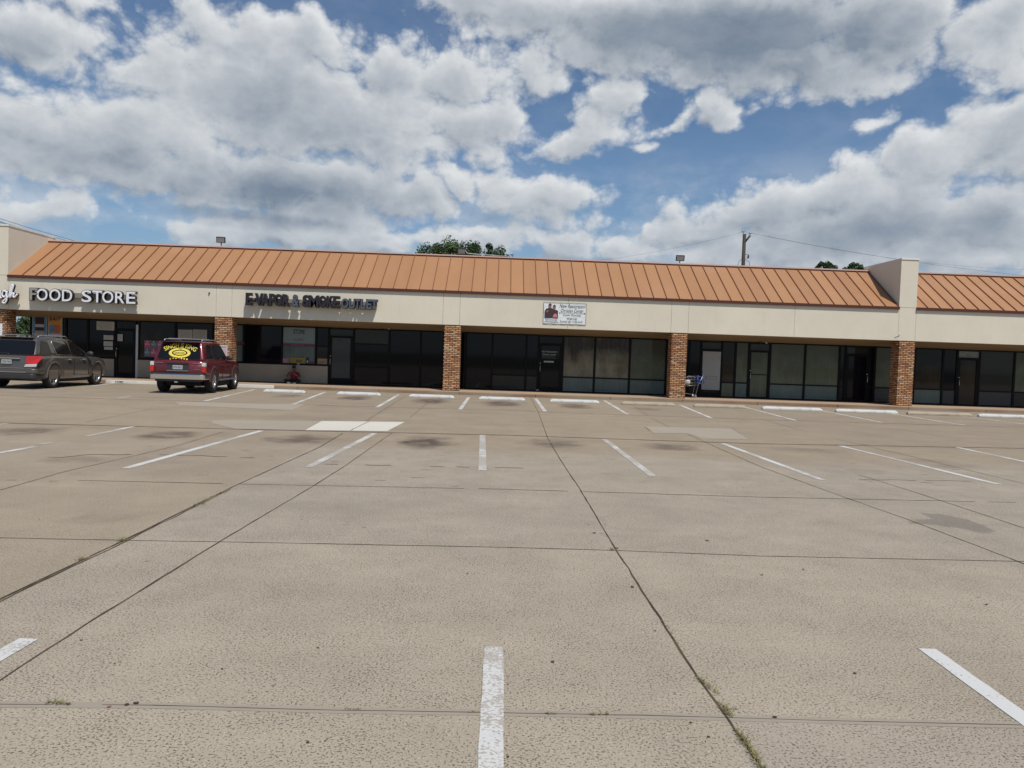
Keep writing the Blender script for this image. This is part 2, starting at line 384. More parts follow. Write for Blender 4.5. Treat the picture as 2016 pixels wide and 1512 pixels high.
for a in [(501,767,401,790),(640,772,575,797),(785,777,742,802),(923,782,906,806),(1055,785,1073,810),(1190,789,1236,816),(1338,797,1400,823),(1468,802,1567,828),(1606,806,1737,832),(1740,812,1899,837.5),(1882,818,2065,841),(224,754.5,180,760)]:
    stripe(a[:2], a[2:], .12)
stripe((258,780), (231,784.5), .12, m_p1)
for a in [(515,848,248,922),(738,853,607,920),(950,857,950,926),(1190,865,1285,937),(1422,873,1618,945),(1655,878,1967,954),(1885,881,2330,975)]:
    stripe(a[:2], a[2:], .115, m_p1 if a[0] in (950, 1190, 738) else m_p0)
for a in [(262,840,170,859),(104,871,80,875),(70,879,-40,899),(17,833,-60,845)]: stripe(a[:2], a[2:], .11, m_p1)
stripe((972,1274), (964,1620), .106); stripe((57,1258), (-160,1385), .106); stripe((1825,1278), (2140,1505), .106)
# joints ---------------------------------------------------------
def jf(T, b, oc):
    n = T.noise(oc, 3, 5, .7); T.put(b.inputs['Base Color'], T.mix(T.map(n, .4, .62), (.055, .045, .032), (.12, .085, .055)))
m_joint = mat('joint_filler', rough=.95, spec=.1, fn=jf)
m_red = mat('red_joint', (.165, .085, .058), .9)
def joint(name, pts, wd, mt=None, z=.0022, gap=0, wob=.012):
    P = [G(*p) for p in pts]; mb = MB(); 
    for A, B in zip(P, P[1:]):
        d = B-A; L = d.length; d.normalize(); n = Vector((-d.y, d.x, 0)); k = max(1, int(L/.18)); pr = None
        for i in range(k+1):
            q = A+d*(L*i/k)
            o = 0 if i in (0, k) else random.gauss(0, wob*.5)
            h = wd/2*random.uniform(.6, 1.3)
            cur = (Vector((q.x+n.x*(o-h), q.y+n.y*(o-h), z)), Vector((q.x+n.x*(o+h), q.y+n.y*(o+h), z)))
            if pr and not (gap and random.random() < gap): mb.add([pr[0], pr[1], cur[1], cur[0]], [(0, 1, 2, 3)])
            pr = cur
    bm = mb.build(name, mt or m_joint, fix=False)
    for p in bm.data.polygons:
        if p.normal.z < 0: bm.data.flip_normals(); break
    return tag(bm, kind='structure')
J = [[(-80,1218),(0,1180),(240,1066),(455,960),(560,912),(630,880),(675,853)], [(720,829),(800,779)],
     [(-160,1440),(0,1340),(170,1229),(440,1062),(620,955),(680,917),(772,852)], [(808,822),(845,790)],
     [(1041,778),(1046,785),(1060,812),(1078,862),(1103,905),(1143,965),(1213,1083),(1378,1340),(1500,1512),(1560,1600)],
     [(1235,790),(1275,818)], [(1284,824),(1320,842)], [(1353,855),(1400,876),(1500,920),(1665,980),(1785,1022),(1990,1100),(2060,1128)],
     [(1690,935),(1740,950),(1810,972),(1850,985),(1950,1018),(2010,1038),(2080,1062)],
     [(1508,828),(1575,847),(1590,850)], [(1640,863),(1800,900),(2060,963)], [(1765,845),(1905,867)],
     [(0,965),(130,928),(262,898),(355,876),(440,850)], [(170,831),(300,805)]]
for i, j in enumerate(J):
    joint('pavement_joint', j, .021 if i == 0 else .015 if i in (2, 4) else .014, wob=.005)
joint('pavement_joint', [(-80,1224),(0,1185),(240,1070),(455,962.5)], .014)
joint('pavement_joint', [(-60,777),(0,778.6),(500,794),(1000,808.5),(1500,826.5),(2080,843)], .085, m_red)
joint('pavement_joint', [(-60,831),(0,832.7),(500,846),(1000,857),(1300,867.5),(1500,874),(2080,884)], .062, m_red, z=.0052)
joint('pavement_joint', [(690,848),(728,829.5)], .02, z=.0055)
joint('pavement_crack', [(62,901),(120,901),(173,895),(340,896),(500,901)], .034, gap=.3, wob=.05)
joint('pavement_crack', [(639,914),(1000,921),(1090,924)], .032, gap=.45, wob=.05)
joint('pavement_crack', [(1623,944),(1935,948)], .028, gap=.5, wob=.05)
joint('pavement_joint', [(154,946),(469,953),(1000,963.5),(1500,979),(2080,991)], .022, gap=.08)
joint('pavement_joint', [(-80,1057),(0,1059),(250,1064),(500,1068),(1000,1078),(1213,1084),(1500,1095),(2080,1107)], .014, gap=.01, wob=.004)
joint('pavement_joint', [(-100,1384),(0,1387),(300,1389),(672,1399),(950,1403),(1344,1411),(1700,1421),(2100,1430)], .0055, gap=.05, wob=.003)
# the smooth trowelled margin either side of the near joint
mb = MB()
m_edge = mat('trowelled_edge', (.315, .268, .21), .85, var=.06, vscale=4)
pp = [(-100,1384),(0,1387),(300,1389),(672,1399),(950,1403),(1344,1411),(1700,1421),(2100,1430)]
for a, b in zip(pp, pp[1:]):
    A = G(*a); B = G(*b); mb.add([(A.x, A.y-.03, .0012), (B.x, B.y-.03, .0012), (B.x, B.y+.03, .0012), (A.x, A.y+.03, .0012)], [(0, 1, 2, 3)])
tag(mb.build('pavement_margin', m_edge, fix=False), kind='structure')
for a in [[(1270,840),(1287,853)],[(1440,844),(1475,865)],[(34,796.3),(62,796)]]: joint('pavement_crack', a, .03)
for k in range(40):
    px = random.uniform(0, 2016); py = random.uniform(862, 960); L = random.uniform(6, 26)
    joint('pavement_crack', [(px, py), (px+L, py+L*.02+random.uniform(-1, 1))], random.uniform(.008, .016), wob=.03)
# weeds in the joints ---------------------------------------------
m_weed = [mat('weed_green', (.15, .15, .045), .8, var=.3), mat('weed_dry', (.24, .19, .08), .85, var=.3)]
mb = MB()
def weeds(a, b, n, h=.03, spread=.02):
    A = G(*a); B = G(*b)
    for _ in range(int(n*.55)):
        t = random.random(); p = A.lerp(B, t)+Vector((random.gauss(0, spread), random.gauss(0, spread), 0)); an = random.uniform(0, 2*pi)
        hh = h*random.uniform(.3, 1.2); q = p+Vector((cos(an)*hh*1.3, sin(an)*hh*1.3, hh)); s = Vector((-sin(an), cos(an), 0))*random.uniform(.0015, .0035)
        mb.add([(p.x-s.x, p.y-s.y, .005), (p.x+s.x, p.y+s.y, .005), (q.x, q.y, q.z)], [(0, 1, 2)], random.randint(0, 1))
weeds((1374,1334),(1412,1366),170,.02,.008); weeds((1418,1386),(1440,1412),160,.02,.008); weeds((1452,1440),(1505,1520),420,.022,.009); weeds((1430,1398),(1452,1396),40,.012,.006)
weeds((92,1385),(138,1387),120,.02,.006); weeds((1160,1408),(1198,1408),70,.014,.005); weeds((1070,1406),(1092,1406),40,.01,.004); weeds((925,1403),(940,1404),25,.01,.004)
weeds((680,1397),(720,1398),40,.008,.004); weeds((236,1068),(246,1062),90,.04,.02); weeds((155,1106),(168,1100),70,.035,.015); weeds((380,1000),(440,970),160,.05,.025)
weeds((1200,1080),(1215,1086),50,.02,.015); weeds((800,1500),(800,1500),1,.01); weeds((1302,1218),(1345,1285),120,.012,.006)
weeds((1785,800),(1800,798),40,.05,.04); weeds((1044,782),(1048,784),60,.06,.03)
tag(mb.build('weeds', m_weed, fix=False), label='green and dry weeds sprouting from the pavement joints', cat='weeds', kind='stuff')
# leaves and litter on the concrete
mb = MB(); m_leaf = [mat('dead_leaf', (.07, .035, .022), .8), mat('leaf_pale', (.2, .11, .07), .8)]
spots = [(160,1261,9),(1088,1304,11),(1170,1050,8),(1393,1065,10),(1582,1122,8),(626,1276,7),(606,1463,9),(640,1460,6),(225,1308,5),(437,1318,6),(1683,1327,9),(1245,1157,10),(1290,1243,6),(1192,1033,5),(1157,1033,5),(1500,1133,7),(1000,1491,8),(920,1130,6),(250,1389,12),(268,1386,14),(215,1393,10),(1215,1080,8),(1205,1083,8),(1000,1349,5),(1942,1191,8),(1360,1424,8),(1395,1452,9),(1525,1413,12)]
for _ in range(40): spots.append((random.uniform(0, 2016), random.uniform(900, 1500), random.uniform(1.5, 4.5)))
for px, py, s in spots:
    c = G(px, py); L = s*c.y/F*.5; an = random.uniform(-.5, .5); k = 7
    ring = [(c.x+cos(2*pi*i/k)*L*random.uniform(.7, 1.1)*cos(an), c.y+sin(2*pi*i/k)*L*random.uniform(.5, .9), .004+random.uniform(0, .35)*L) for i in range(k)]
    mb.add(ring+[(c.x, c.y, .004+L*.25)], [(i, (i+1) % k, k) for i in range(k)], 0 if random.random() < .8 else 1)
tag(mb.build('leaf_litter', m_leaf, fix=False), label='scattered dead leaves and grit on the parking lot', cat='leaf litter', kind='stuff')

# ------------------------------------------------------------------ kerb, walkway, wheel stops
def walk_fn(T, b, oc):
    n = T.noise(oc, 1.1, 6, .6); n2 = T.noise(oc, 60, 3, .6)
    c = T.mix(T.map(n, .35, .65), (.47, .33, .205), (.40, .30, .215)); c = T.mix(T.map(n2, .35, .6, .4, 0), c, (.2, .13, .09))
    T.put(b.inputs['Base Color'], c)
m_walk = mat('pebble_walkway', rough=.9, spec=.2, fn=walk_fn)
def kerb_fn(T, b, oc):
    n = T.noise(T.mapping(oc, scale=(.25, 1, 1)), 1.3, 5, .6); n2 = T.noise(oc, 30, 4, .6)
    c = T.mix(T.map(n, .4, .6), (.25, .155, .10), (.33, .27, .20)); c = T.mix(T.map(n2, .3, .6, .35, 0), c, (.12, .09, .06))
    T.put(b.inputs['Base Color'], c)
m_kerb = mat('kerb_concrete', rough=.9, spec=.2, fn=kerb_fn)
mb = MB(); mb.box(-30, 36, YK+.15, YW+.3, 0, WZ); tag(mb.build('walkway', m_walk), kind='structure')
mb = MB(); x = -30
while x < 36:
    x2 = x+random.uniform(2.9, 3.3); mb.box(x+.006, x2-.006, YK, YK+.144, -.02, WZ-.004); x = x2
tag(mb.build('kerb', m_kerb, bevel=.015), kind='structure')
m_wk = mat('white_kerb_paint', (.66, .65, .61), .7, var=.12, vscale=3)
xa = G(196,755).x; xb = G(507,770).x
mb = MB(); mb.box(xa, xb, YK-.012, YK+.10, 0, WZ+.003)
tag(mb.build('kerb_paint', m_wk, bevel=.012), kind='structure')
mb = MB(); p = onY(227, 752, YK-.016); put_text(mb, 'H/80', p.x, YK-.016, .035, .32, .075, .02)
tag(mb.build('kerb_lettering', mat('black_paint', (.03, .03, .03), .7), fix=False), kind='structure')
def stop_fn(col, dirt):
    def fn(T, b, oc):
        x, y, z = T.xyz(oc)
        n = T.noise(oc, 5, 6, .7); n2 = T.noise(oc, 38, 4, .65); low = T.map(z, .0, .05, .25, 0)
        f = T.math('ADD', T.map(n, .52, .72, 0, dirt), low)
        f = T.math('MAXIMUM', f, T.map(n2, .62, .7, 0, dirt*1.2))
        T.put(b.inputs['Base Color'], T.mix(f, col, (.25, .20, .15)))
    return fn
m_stopw = mat('stop_white', rough=.75, bump=.3, fn=stop_fn((.60, .60, .575), .5)); m_stopt = mat('stop_bare', rough=.9, bump=.5, fn=stop_fn((.42, .36, .27), .7))
stops = [(518,614,'w'),(663,757,'w'),(805,897,'w'),(943,1032,'w'),(1083,1173,'w'),(1225,1317,'t'),(1367,1453,'t'),(1502,1597,'w'),(1647,1741,'w'),(1788,1882,'t'),(1929,2022,'w')]
SL = ['white wheel stop just right of the white painted kerb end','white wheel stop below the grey glass door of the smoke shop','white wheel stop left of the brick column in the middle','white wheel stop right of the middle brick column, below dark windows',
 'white wheel stop below the black church door','bare tan wheel stop left of the brick column by the shopping cart','bare concrete wheel stop below the shopping cart and white papered door','white wheel stop below the whitened window pair, left one',
 'white wheel stop below the dark door left of the parapet column','bare grey wheel stop at the foot of the parapet column, right of it','white wheel stop at the right edge of the photo']
def wheel_stop(w, m):
    prof = [(-.085, 0), (-.085, .055), (-.055, .12), (.055, .12), (.085, .055), (.085, 0)]
    mb = MB(); V = []; st = [(-w/2, .35), (-w/2+.05, .8), (-w/2+.12, 1), (w/2-.12, 1), (w/2-.05, .8), (w/2, .35)]
    st = [(-w/2, .62), (-w/2+.09, 1)] + [(-w/2+.09+(w-.18)*i/8, 1) for i in range(1, 8)] + [(w/2-.09, 1), (w/2, .62)]
    for x, s in st:
        for y, z in prof: V.append((x, y*(.8+.2*s)+random.gauss(0, .0015), z*s+random.gauss(0, .0015)*(z > 0)))
    n = 6; fs = [(i*n+k, i*n+(k+1) % n, (i+1)*n+(k+1) % n, (i+1)*n+k) for i in range(len(st)-1) for k in range(n)]
    fs += [tuple(range(n)), tuple((len(st)-1)*n+k for k in reversed(range(n)))]
    mb.add(V, fs); return mb.build('wheel_stop', m, bevel=.012)
m_rebar = mat('rusty_pin', (.10, .05, .03), .8, .5)
for i, ((a, b, k), lb) in enumerate(zip(stops, SL)):
    px = (a+b)/2; py = 701+.0345*(px-1008)+86.6; A = G(a, py); B = G(b, py)
    o = wheel_stop(B.x-A.x, m_stopw if k == 'w' else m_stopt); o.location = ((A.x+B.x)/2, A.y+.09, 0); o.rotation_euler = (0, 0, random.uniform(-.012, .012))
    tag(o, label=lb, cat='wheel stop', group='wheel stops along the kerb')
    for s in (-.55, .55):
        mb = MB(); mb.lathe([(0, .128), (.014, .127), (.014, .10)], 'z', (s, 0, 0), 8); mb.build('pin', m_rebar, o)

# ------------------------------------------------------------------ building
def stucco_fn(T, b, oc):
    n = T.noise(oc, .7, 6, .6); x, y, z = T.xyz(oc)
    st = T.noise(T.mapping(oc, scale=(2.2, 1, .25)), 1.3, 6, .65); sm = T.map(st, .56, .75, 0, .30)
    c = T.mix(T.map(n, .3, .7), (.73, .665, .535), (.67, .615, .495)); c = T.mix(sm, c, (.52, .465, .37))
    c = T.mix(T.math('MULTIPLY', T.map(T.noise(oc, 9, 5, .7), .62, .7, 0, .3), 1), c, (.48, .43, .34))
    T.put(b.inputs['Base Color'], c)
    bn = T.add('ShaderNodeBump'); bn.inputs['Strength'].default_value = .25; bn.inputs['Distance'].default_value = .01
    T.put(bn.inputs['Height'], T.math('ADD', T.noise(oc, 60, 4, .6), T.noise(oc, 1.5, 3, .5))); T.l.new(bn.outputs[0], b.inputs['Normal'])
m_stuc = mat('beige_stucco', rough=.9, spec=.15, fn=stucco_fn)
def soff_fn(T, b, oc):
    n = T.noise(T.mapping(oc, scale=(.3, 1, 1)), 2, 4, .6); T.put(b.inputs['Base Color'], T.mix(T.map(n, .35, .65), (.22, .155, .085), (.27, .20, .12)))
m_soff = mat('soffit_board', rough=.85, fn=soff_fn)
m_bulk = mat('bulkhead_shaded_tan', (.30, .265, .20), .75, var=.08, vscale=1.5, bump=.15)  # bulkhead tan lowered, part of the canopy shade is in the colour
def brick_fn(T, b, oc):
    x, y, z = T.xyz(oc); uv = T.comb(T.math('ADD', x, y), z)
    wv = T.vec('ADD', uv, T.vec('MULTIPLY', T.vec('SUBTRACT', T.noise(oc, 9, 3, .6, col=True), (.5, .5, .5)), (.02, .012, 0)))
    n = T.add('ShaderNodeTexBrick'); T.put(n.inputs['Vector'], wv); n.offset = .5
    n.inputs['Scale'].default_value = 1; n.inputs['Brick Width'].default_value = .225; n.inputs['Row Height'].default_value = .074
    n.inputs['Mortar Size'].default_value = .013; n.inputs['Mortar Smooth'].default_value = .25; n.inputs['Bias'].default_value = 0
    n.inputs['Color1'].default_value = (0, 0, 0, 1); n.inputs['Color2'].default_value = (1, 1, 1, 1); n.inputs['Mortar'].default_value = (.5, .5, .5, 1)
    r = T.add('ShaderNodeValToRGB'); T.l.new(n.outputs[0], r.inputs[0]); cr = r.color_ramp
    for i, (p, c) in enumerate([(0, (.25, .09, .045)), (.2, (.47, .20, .09)), (.42, (.62, .35, .17)), (.62, (.38, .15, .08)), (.8, (.72, .50, .29)), (1, (.55, .27, .13))]):
        e = cr.elements[i] if i < 2 else cr.elements.new(p); e.position = p; e.color = (*c, 1)
    sp = T.noise(oc, 26, 4, .7); c = T.mix(T.map(sp, .5, .68, 0, .75), r.outputs[0], (.09, .035, .022))
    sp2 = T.noise(T.mapping(oc, loc=(4, 3, 2)), 18, 4, .6); c = T.mix(T.map(sp2, .52, .68, 0, .7), c, (.66, .50, .32))
    c = T.mix(n.outputs[1], c, (.055, .032, .02))
    T.put(b.inputs['Base Color'], c)
    bn = T.add('ShaderNodeBump'); bn.inputs['Strength'].default_value = 1; bn.inputs['Distance'].default_value = .02
    T.put(bn.inputs['Height'], T.math('SUBTRACT', T.math('MULTIPLY', T.noise(oc, 24, 4, .6), .6), n.outputs[1])); T.l.new(bn.outputs[0], b.inputs['Normal'])
m_brick = mat('rustic_brick', rough=.9, spec=.2, fn=brick_fn)
def roof_fn(T, b, oc):
    x, y, z = T.xyz(oc); pan = T.math('FLOOR', T.math('DIVIDE', T.math('SUBTRACT', x, RX0), RSP))
    wn = T.add('ShaderNodeTexWhiteNoise', noise_dimensions='1D'); T.put(wn.inputs['W'], pan)
    f = T.map(wn.outputs[0], 0, 1, .94, 1.05)
    n = T.noise(T.mapping(oc, scale=(1, .3, .3)), 1.6, 6, .65); c = T.mix(T.map(n, .3, .7), (.362, .182, .082), (.392, .20, .094))
    fade = T.noise(T.mapping(oc, scale=(.5, 1, 1)), .5, 3, .5); c = T.mix(T.map(fade, .55, .75, 0, .5), c, (.43, .245, .14))
    c = T.mix(T.map(T.noise(oc, 14, 5, .7), .66, .74, 0, .35), c, (.40, .24, .12))
    T.put(b.inputs['Base Color'], T.mix(1, c, T.comb(f, f, f), 'MULTIPLY'))
RSP = .537; RX0 = onY(41, 541, 31.35).x
m_roof = mat('terracotta_metal', rough=.55, spec=.4, fn=roof_fn)
m_rib_shade = mat('roof_rib', (.20, .078, .034), .6); m_gut = mat('gutter_brown', (.085, .022, .012), .5); m_cap = mat('coping_pink', (.62, .42, .34), .6)  # rib brown is the roof colour with the ribs' shade painted in
m_copw = mat('coping_white', (.72, .70, .65), .6)
m_frame = mat('black_aluminium', (.006, .006, .007), .5, 0, spec=.15)
m_silver = mat('silver_aluminium', (.45, .45, .45), .4, .6)
bld = empty('shopping_strip', (0, YC, 0), label='long single storey shop strip with terracotta metal roof and beige fascia', cat='shop building')
def B(mb, name, m, parent=None, **k):
    o = mb.build(name, m, **k); o.parent = parent or bld
    if parent is None or parent is bld: o.matrix_parent_inverse = Matrix.Translation((0, -YC, 0))
    return o
ZF, ZE, ZR, YE, YR = 2.85, 4.22, 5.97, 31.46, 34.25
XL = onY(-16, 560, YC).x; XR = 30.0
XF1a, XF1b = XL, onY(16.5, 500, YC).x            # left fin
XF2a, XF2b = onY(1770, 610, YC).x, onY(1804, 610, YC).x
# fascia in panels with open joints
seams = [XL-6]+[onY(p, 620, YC).x for p in (-16, 17, 425, 456, 872, 905, 1118, 1322, 1356, 1565, 1770, 1804, 2110)]+[XR]
mb = MB()
for a, b_ in zip(seams, seams[1:]):
    dz = .0
    mb.box(a+.005, b_-.005, YC, YC+.35, ZF, ZE-.0)
B(mb, 'fascia', m_stuc)
mb = MB(); mb.box(XL-6, XR, YC+.02, YC+.34, ZF+.02, ZE-.05); B(mb, 'fascia_core', m_gut)
# soffit rising to nothing at the glass
mb = MB(); mb.quad((XL-6, YC+.35, ZF+.004), (XR, YC+.35, ZF+.004), (XR, YW+.02, 2.63), (XL-6, YW+.02, 2.63)); mb.box(XL-6, XR, YC+.35, YC+.40, ZF+.01, ZE-.2)
B(mb, 'soffit', m_soff)
# side canopy return at the left end
mb = MB(); mb.box(XL-.4, XL+.0, YC+.36, 47, ZF, ZE); B(mb, 'side_fascia', m_stuc)
# roofs between the fins
def roof(x0, x1, first):
    mb = MB(); mb.add([(x0, YE, ZE+.02), (x1, YE, ZE+.02), (x1, YR, ZR), (x0, YR, ZR), (x0, YR, ZE), (x1, YR, ZE)], [(0, 1, 2, 3), (3, 2, 5, 4), (0, 3, 4), (1, 5, 2)])
    r = B(mb, 'metal_roof', m_roof)
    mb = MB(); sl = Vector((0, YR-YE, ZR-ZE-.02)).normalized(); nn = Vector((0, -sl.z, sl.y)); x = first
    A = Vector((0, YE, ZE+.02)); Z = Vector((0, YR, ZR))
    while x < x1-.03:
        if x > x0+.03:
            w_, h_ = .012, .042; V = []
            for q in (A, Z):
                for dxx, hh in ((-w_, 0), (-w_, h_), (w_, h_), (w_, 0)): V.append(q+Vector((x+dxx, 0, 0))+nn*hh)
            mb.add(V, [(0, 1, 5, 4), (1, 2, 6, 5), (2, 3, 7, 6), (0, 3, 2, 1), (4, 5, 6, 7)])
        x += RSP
    rb = mb.build('roof_rib', m_rib_shade, r)
    mb = MB(); mb.box(x0, x1, YE-.035, YE+.10, ZE-.085, ZE+.028); B(mb, 'gutter', m_gut)
    mb = MB(); mb.box(x0, x1, YR-.05, YR+.35, ZR+.045, ZR+.10); B(mb, 'ridge_cap', m_cap)
    mb = MB(); mb.box(x0, x1, YR-.03, YR+.3, ZR-.04, ZR+.05); B(mb, 'ridge_flashing', m_gut)
roof(XF1b, XF2a, RX0); roof(XF2b, XR, onY(1829, 608, 31.35).x); 
xx = XF1a-6; mb = MB(); mb.add([(xx, YE, ZE+.02), (XF1a, YE, ZE+.02), (XF1a, YR, ZR), (xx, YR, ZR)], [(0, 1, 2, 3)]); B(mb, 'metal_roof', m_roof)
# fins
for a, b_, zt in ((XF1a, XF1b, 6.21), (XF2a, XF2b, 6.20)):
    mb = MB(); mb.box(a, b_, YC-.002, YR+.5, ZE+.012, zt); f = B(mb, 'parapet_fin', m_stuc)
    mb = MB(); mb.box(a-.015, b_+.02, YC-.03, YR+.52, zt, zt+.07); mb.build('coping', m_copw, f, bevel=.008)
# main volume behind
def back_fn(T, b, oc): T.put(b.inputs['Base Color'], (.45, .38, .28, 1))
m_back = mat('back_wall', (.45, .38, .28), .9, var=.1)
mb = MB(); mb.box(onY(62, 640, YW).x, XR, YW+.2, 46, 0, 5.2); B(mb, 'shop_block', m_back)
mb = MB(); mb.box(XL-6, XR, YW+.12, YW+.2, 2.63, 5.2); B(mb, 'upper_wall', m_back)
# columns
for a, b_, yy in ((-22, 12, 640), (421.5, 455, 690), (873, 905.5, 700), (1320.5, 1351, 720), (1768, 1799, 735)):
    x0 = onY(a, yy, YC).x; x1 = onY(b_, yy, YC).x
    mb = MB(); mb.box(x0, x1, YC+.012, YC+.66, WZ-.002, ZF-.006); B(mb, 'brick_column', m_brick, bevel=.012)

# ---- storefront glass
def glass_mat(name, col, spots=0, blot=(.1, .1, .1), streak=0):
    def fn(T, b, oc):
        x, y, z = T.xyz(oc)
        c = (*col, 1)
        if spots:
            n = T.noise(T.mapping(oc, scale=(1.1, 1, .8)), 1.5, 4, .6); n2 = T.noise(T.mapping(oc, scale=(9, 1, .5)), 1.6, 4, .6)
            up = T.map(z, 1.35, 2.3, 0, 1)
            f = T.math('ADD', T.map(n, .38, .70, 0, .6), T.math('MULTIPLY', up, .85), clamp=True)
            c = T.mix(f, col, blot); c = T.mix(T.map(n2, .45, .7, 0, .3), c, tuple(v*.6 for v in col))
        T.put(b.inputs['Base Color'], c)
    return mat(name, col, .04, 0, 0, .22, fn=fn)
g_dark = glass_mat('dark_glass', (.006, .006, .009)); g_mid = glass_mat('smoky_glass', (.030, .032, .030)); g_grey = glass_mat('grey_glass', (.055, .06, .062))
g_tan = glass_mat('whitened_glass', (.25, .235, .17), 1, (.03, .02, .015)); g_teal = glass_mat('teal_film', (.13, .17, .155), 1, (.09, .12, .115)); g_pale = glass_mat('pale_film', (.20, .22, .215))
g_green = glass_mat('green_curtain_glass', (.13, .15, .105), 1, (.07, .075, .055)); g_brn = glass_mat('brown_glass', (.05, .038, .028), 1, (.01, .01, .01))
def SX(px, y=700): return onY(px, y, YW).x
def window(x0, x1, z0, z1, rows, fr=.045, mats=None, label=None, dy=0):
    """frame with panes; rows = heights of the bars between panes"""
    mb = MB(); y0, y1 = YW-.04+dy, YW+.06+dy
    mb.box(x0, x0+fr, y0, y1, z0, z1); mb.box(x1-fr, x1, y0, y1, z0, z1)
    mb.box(x0+fr, x1-fr, y0, y1, z0, z0+fr); mb.box(x0+fr, x1-fr, y0, y1, z1-fr, z1)
    for r in rows: mb.box(x0+fr, x1-fr, y0+.002, y1, r-.028, r+.028)
    o = B(mb, 'storefront_window', m_frame)
    zs = [z0+fr]+[v for r in rows for v in (r-.028, r+.028)]+[z1-fr]
    for i in range(0, len(zs), 2):
        mt = mats[min(i//2, len(mats)-1)]
        mb = MB(); mb.box(x0+fr, x1-fr, YW+dy, YW+.012+dy, zs[i], zs[i+1]); mb.build('pane', mt, o).matrix_parent_inverse = Matrix()
        C.objects[-1]
    return o
def fixchild(o):
    for c in o.children: c.matrix_parent_inverse = o.matrix_parent_inverse.inverted() @ Matrix()
def door(x0, x1, gz0, gz1, gm, frame_m=None, hs='l', bar=None, transom=None, st=.09, dz=2.25):
    mb = MB(); y0, y1 = YW-.035, YW+.05; fm = frame_m or m_frame; a = WZ+.02
    mb.box(x0+.045, x0+.045+st, y0, y1, a, dz-.03); mb.box(x1-.045-st, x1-.045, y0, y1, a, dz-.03)
    mb.box(x0+.045+st, x1-.045-st, y0, y1, a, gz0); mb.box(x0+.045+st, x1-.045-st, y0, y1, gz1, dz-.03)
    if bar: mb.box(x0+.045+st, x1-.045-st, y0, y1-.01, bar-.015, bar+.015)
    d = B(mb, 'glass_door', fm)
    mb = MB(); mb.box(x0+.045+st, x1-.045-st, YW, YW+.01, gz0, gz1); mb.build('pane', gm, d)
    hx = x0+.045+st/2 if hs == 'l' else x1-.045-st/2; s = .10 if hs == 'l' else -.10
    mb = MB(); mb.tube([(hx, y0-.002, 1.28), (hx, y0-.07, 1.28), (hx, y0-.07, 1.02), (hx, y0-.002, 1.02)], .014, 8)
    mb.lathe([(0, y0-.03), (.028, y0-.028), (.028, y0)], 'y', (hx, 0, 1.38), 10)
    mb.build('handle', m_silver, d)
    mb = MB(); mb.box(x0, x0+.04, y0-.012, y1+.02, WZ, 2.6); mb.box(x1-.04, x1, y0-.012, y1+.02, WZ, 2.6); mb.box(x0+.04, x1-.04, y0-.012, y1+.02, dz-.025, dz+.02); mb.box(x0+.04, x1-.04, y0-.012, y1+.02, 2.55, 2.6)
    f = B(mb, 'door_frame', m_frame)
    mb = MB(); mb.box(x0+.04, x1-.04, YW, YW+.01, dz+.02, 2.55); mb.build('transom', transom or g_dark, f)
    return d
ZT, Z0, ZB, ZX = 2.62, WZ+.02, .93, .81
def bay(l, lo=False):
    for a, b_, kind, *m in l:
        x0, x1 = SX(a), SX(b_)
        if kind == 'w': window(x0, x1, Z0, ZT, [ZX], mats=m)
        elif kind == 'f': window(x0, x1, Z0, ZT, [], mats=m)
        elif kind == 'u': window(x0, x1, ZB+.03, ZT, [1.72] if len(m) > 1 else [], mats=m)
        elif kind == 'b': window(x0, x1, ZB+.03, ZT, m[0], mats=m[1:])
# food store
bay([(62, 130, 'f', g_dark), (130, 173, 'u', g_dark), (173, 226, 'u', g_dark), (273, 345, 'u', g_brn), (345, 419, 'u', g_dark), (419, 480, 'b', [1.75], g_teal, g_teal), (480, 555, 'u', g_dark), (555, 622, 'b', [1.78], g_teal, g_pale), (622, 647, 'b', [1.78], g_mid, g_dark)])
door(SX(226.3), SX(268), .35, 2.15, g_dark, hs='l')
mb = MB(); mb.box(SX(268), SX(272.6), YW-.06, YW+.05, WZ, 2.45); B(mb, 'door_jamb', m_silver, bevel=.005)
for a, b_ in ((130, 225.8), (272.8, 646.5)):
    mb = MB(); mb.box(SX(a), SX(b_), YW-.07, YW+.12, WZ+.03, ZB); p_ = B(mb, 'bulkhead', m_bulk, bevel=.01)
    mb = MB(); mb.box(SX(a)-.01, SX(b_)+.01, YW-.085, YW+.1, ZB, ZB+.03); mb.build('sill', m_frame, p_)
    mb = MB(); mb.box(SX(a), SX(b_), YW-.05, YW+.1, WZ, WZ+.03); mb.build('skirting', m_frame, p_)
door(SX(647), SX(696), .42, 2.18, g_grey, hs='l', transom=g_mid)
bay([(696, 766, 'b', [1.95], g_dark, g_mid), (766, 828, 'f', g_dark), (828, 873, 'f', g_dark)])
window(SX(696), SX(766), Z0, ZB+.03, [], mats=[g_dark])
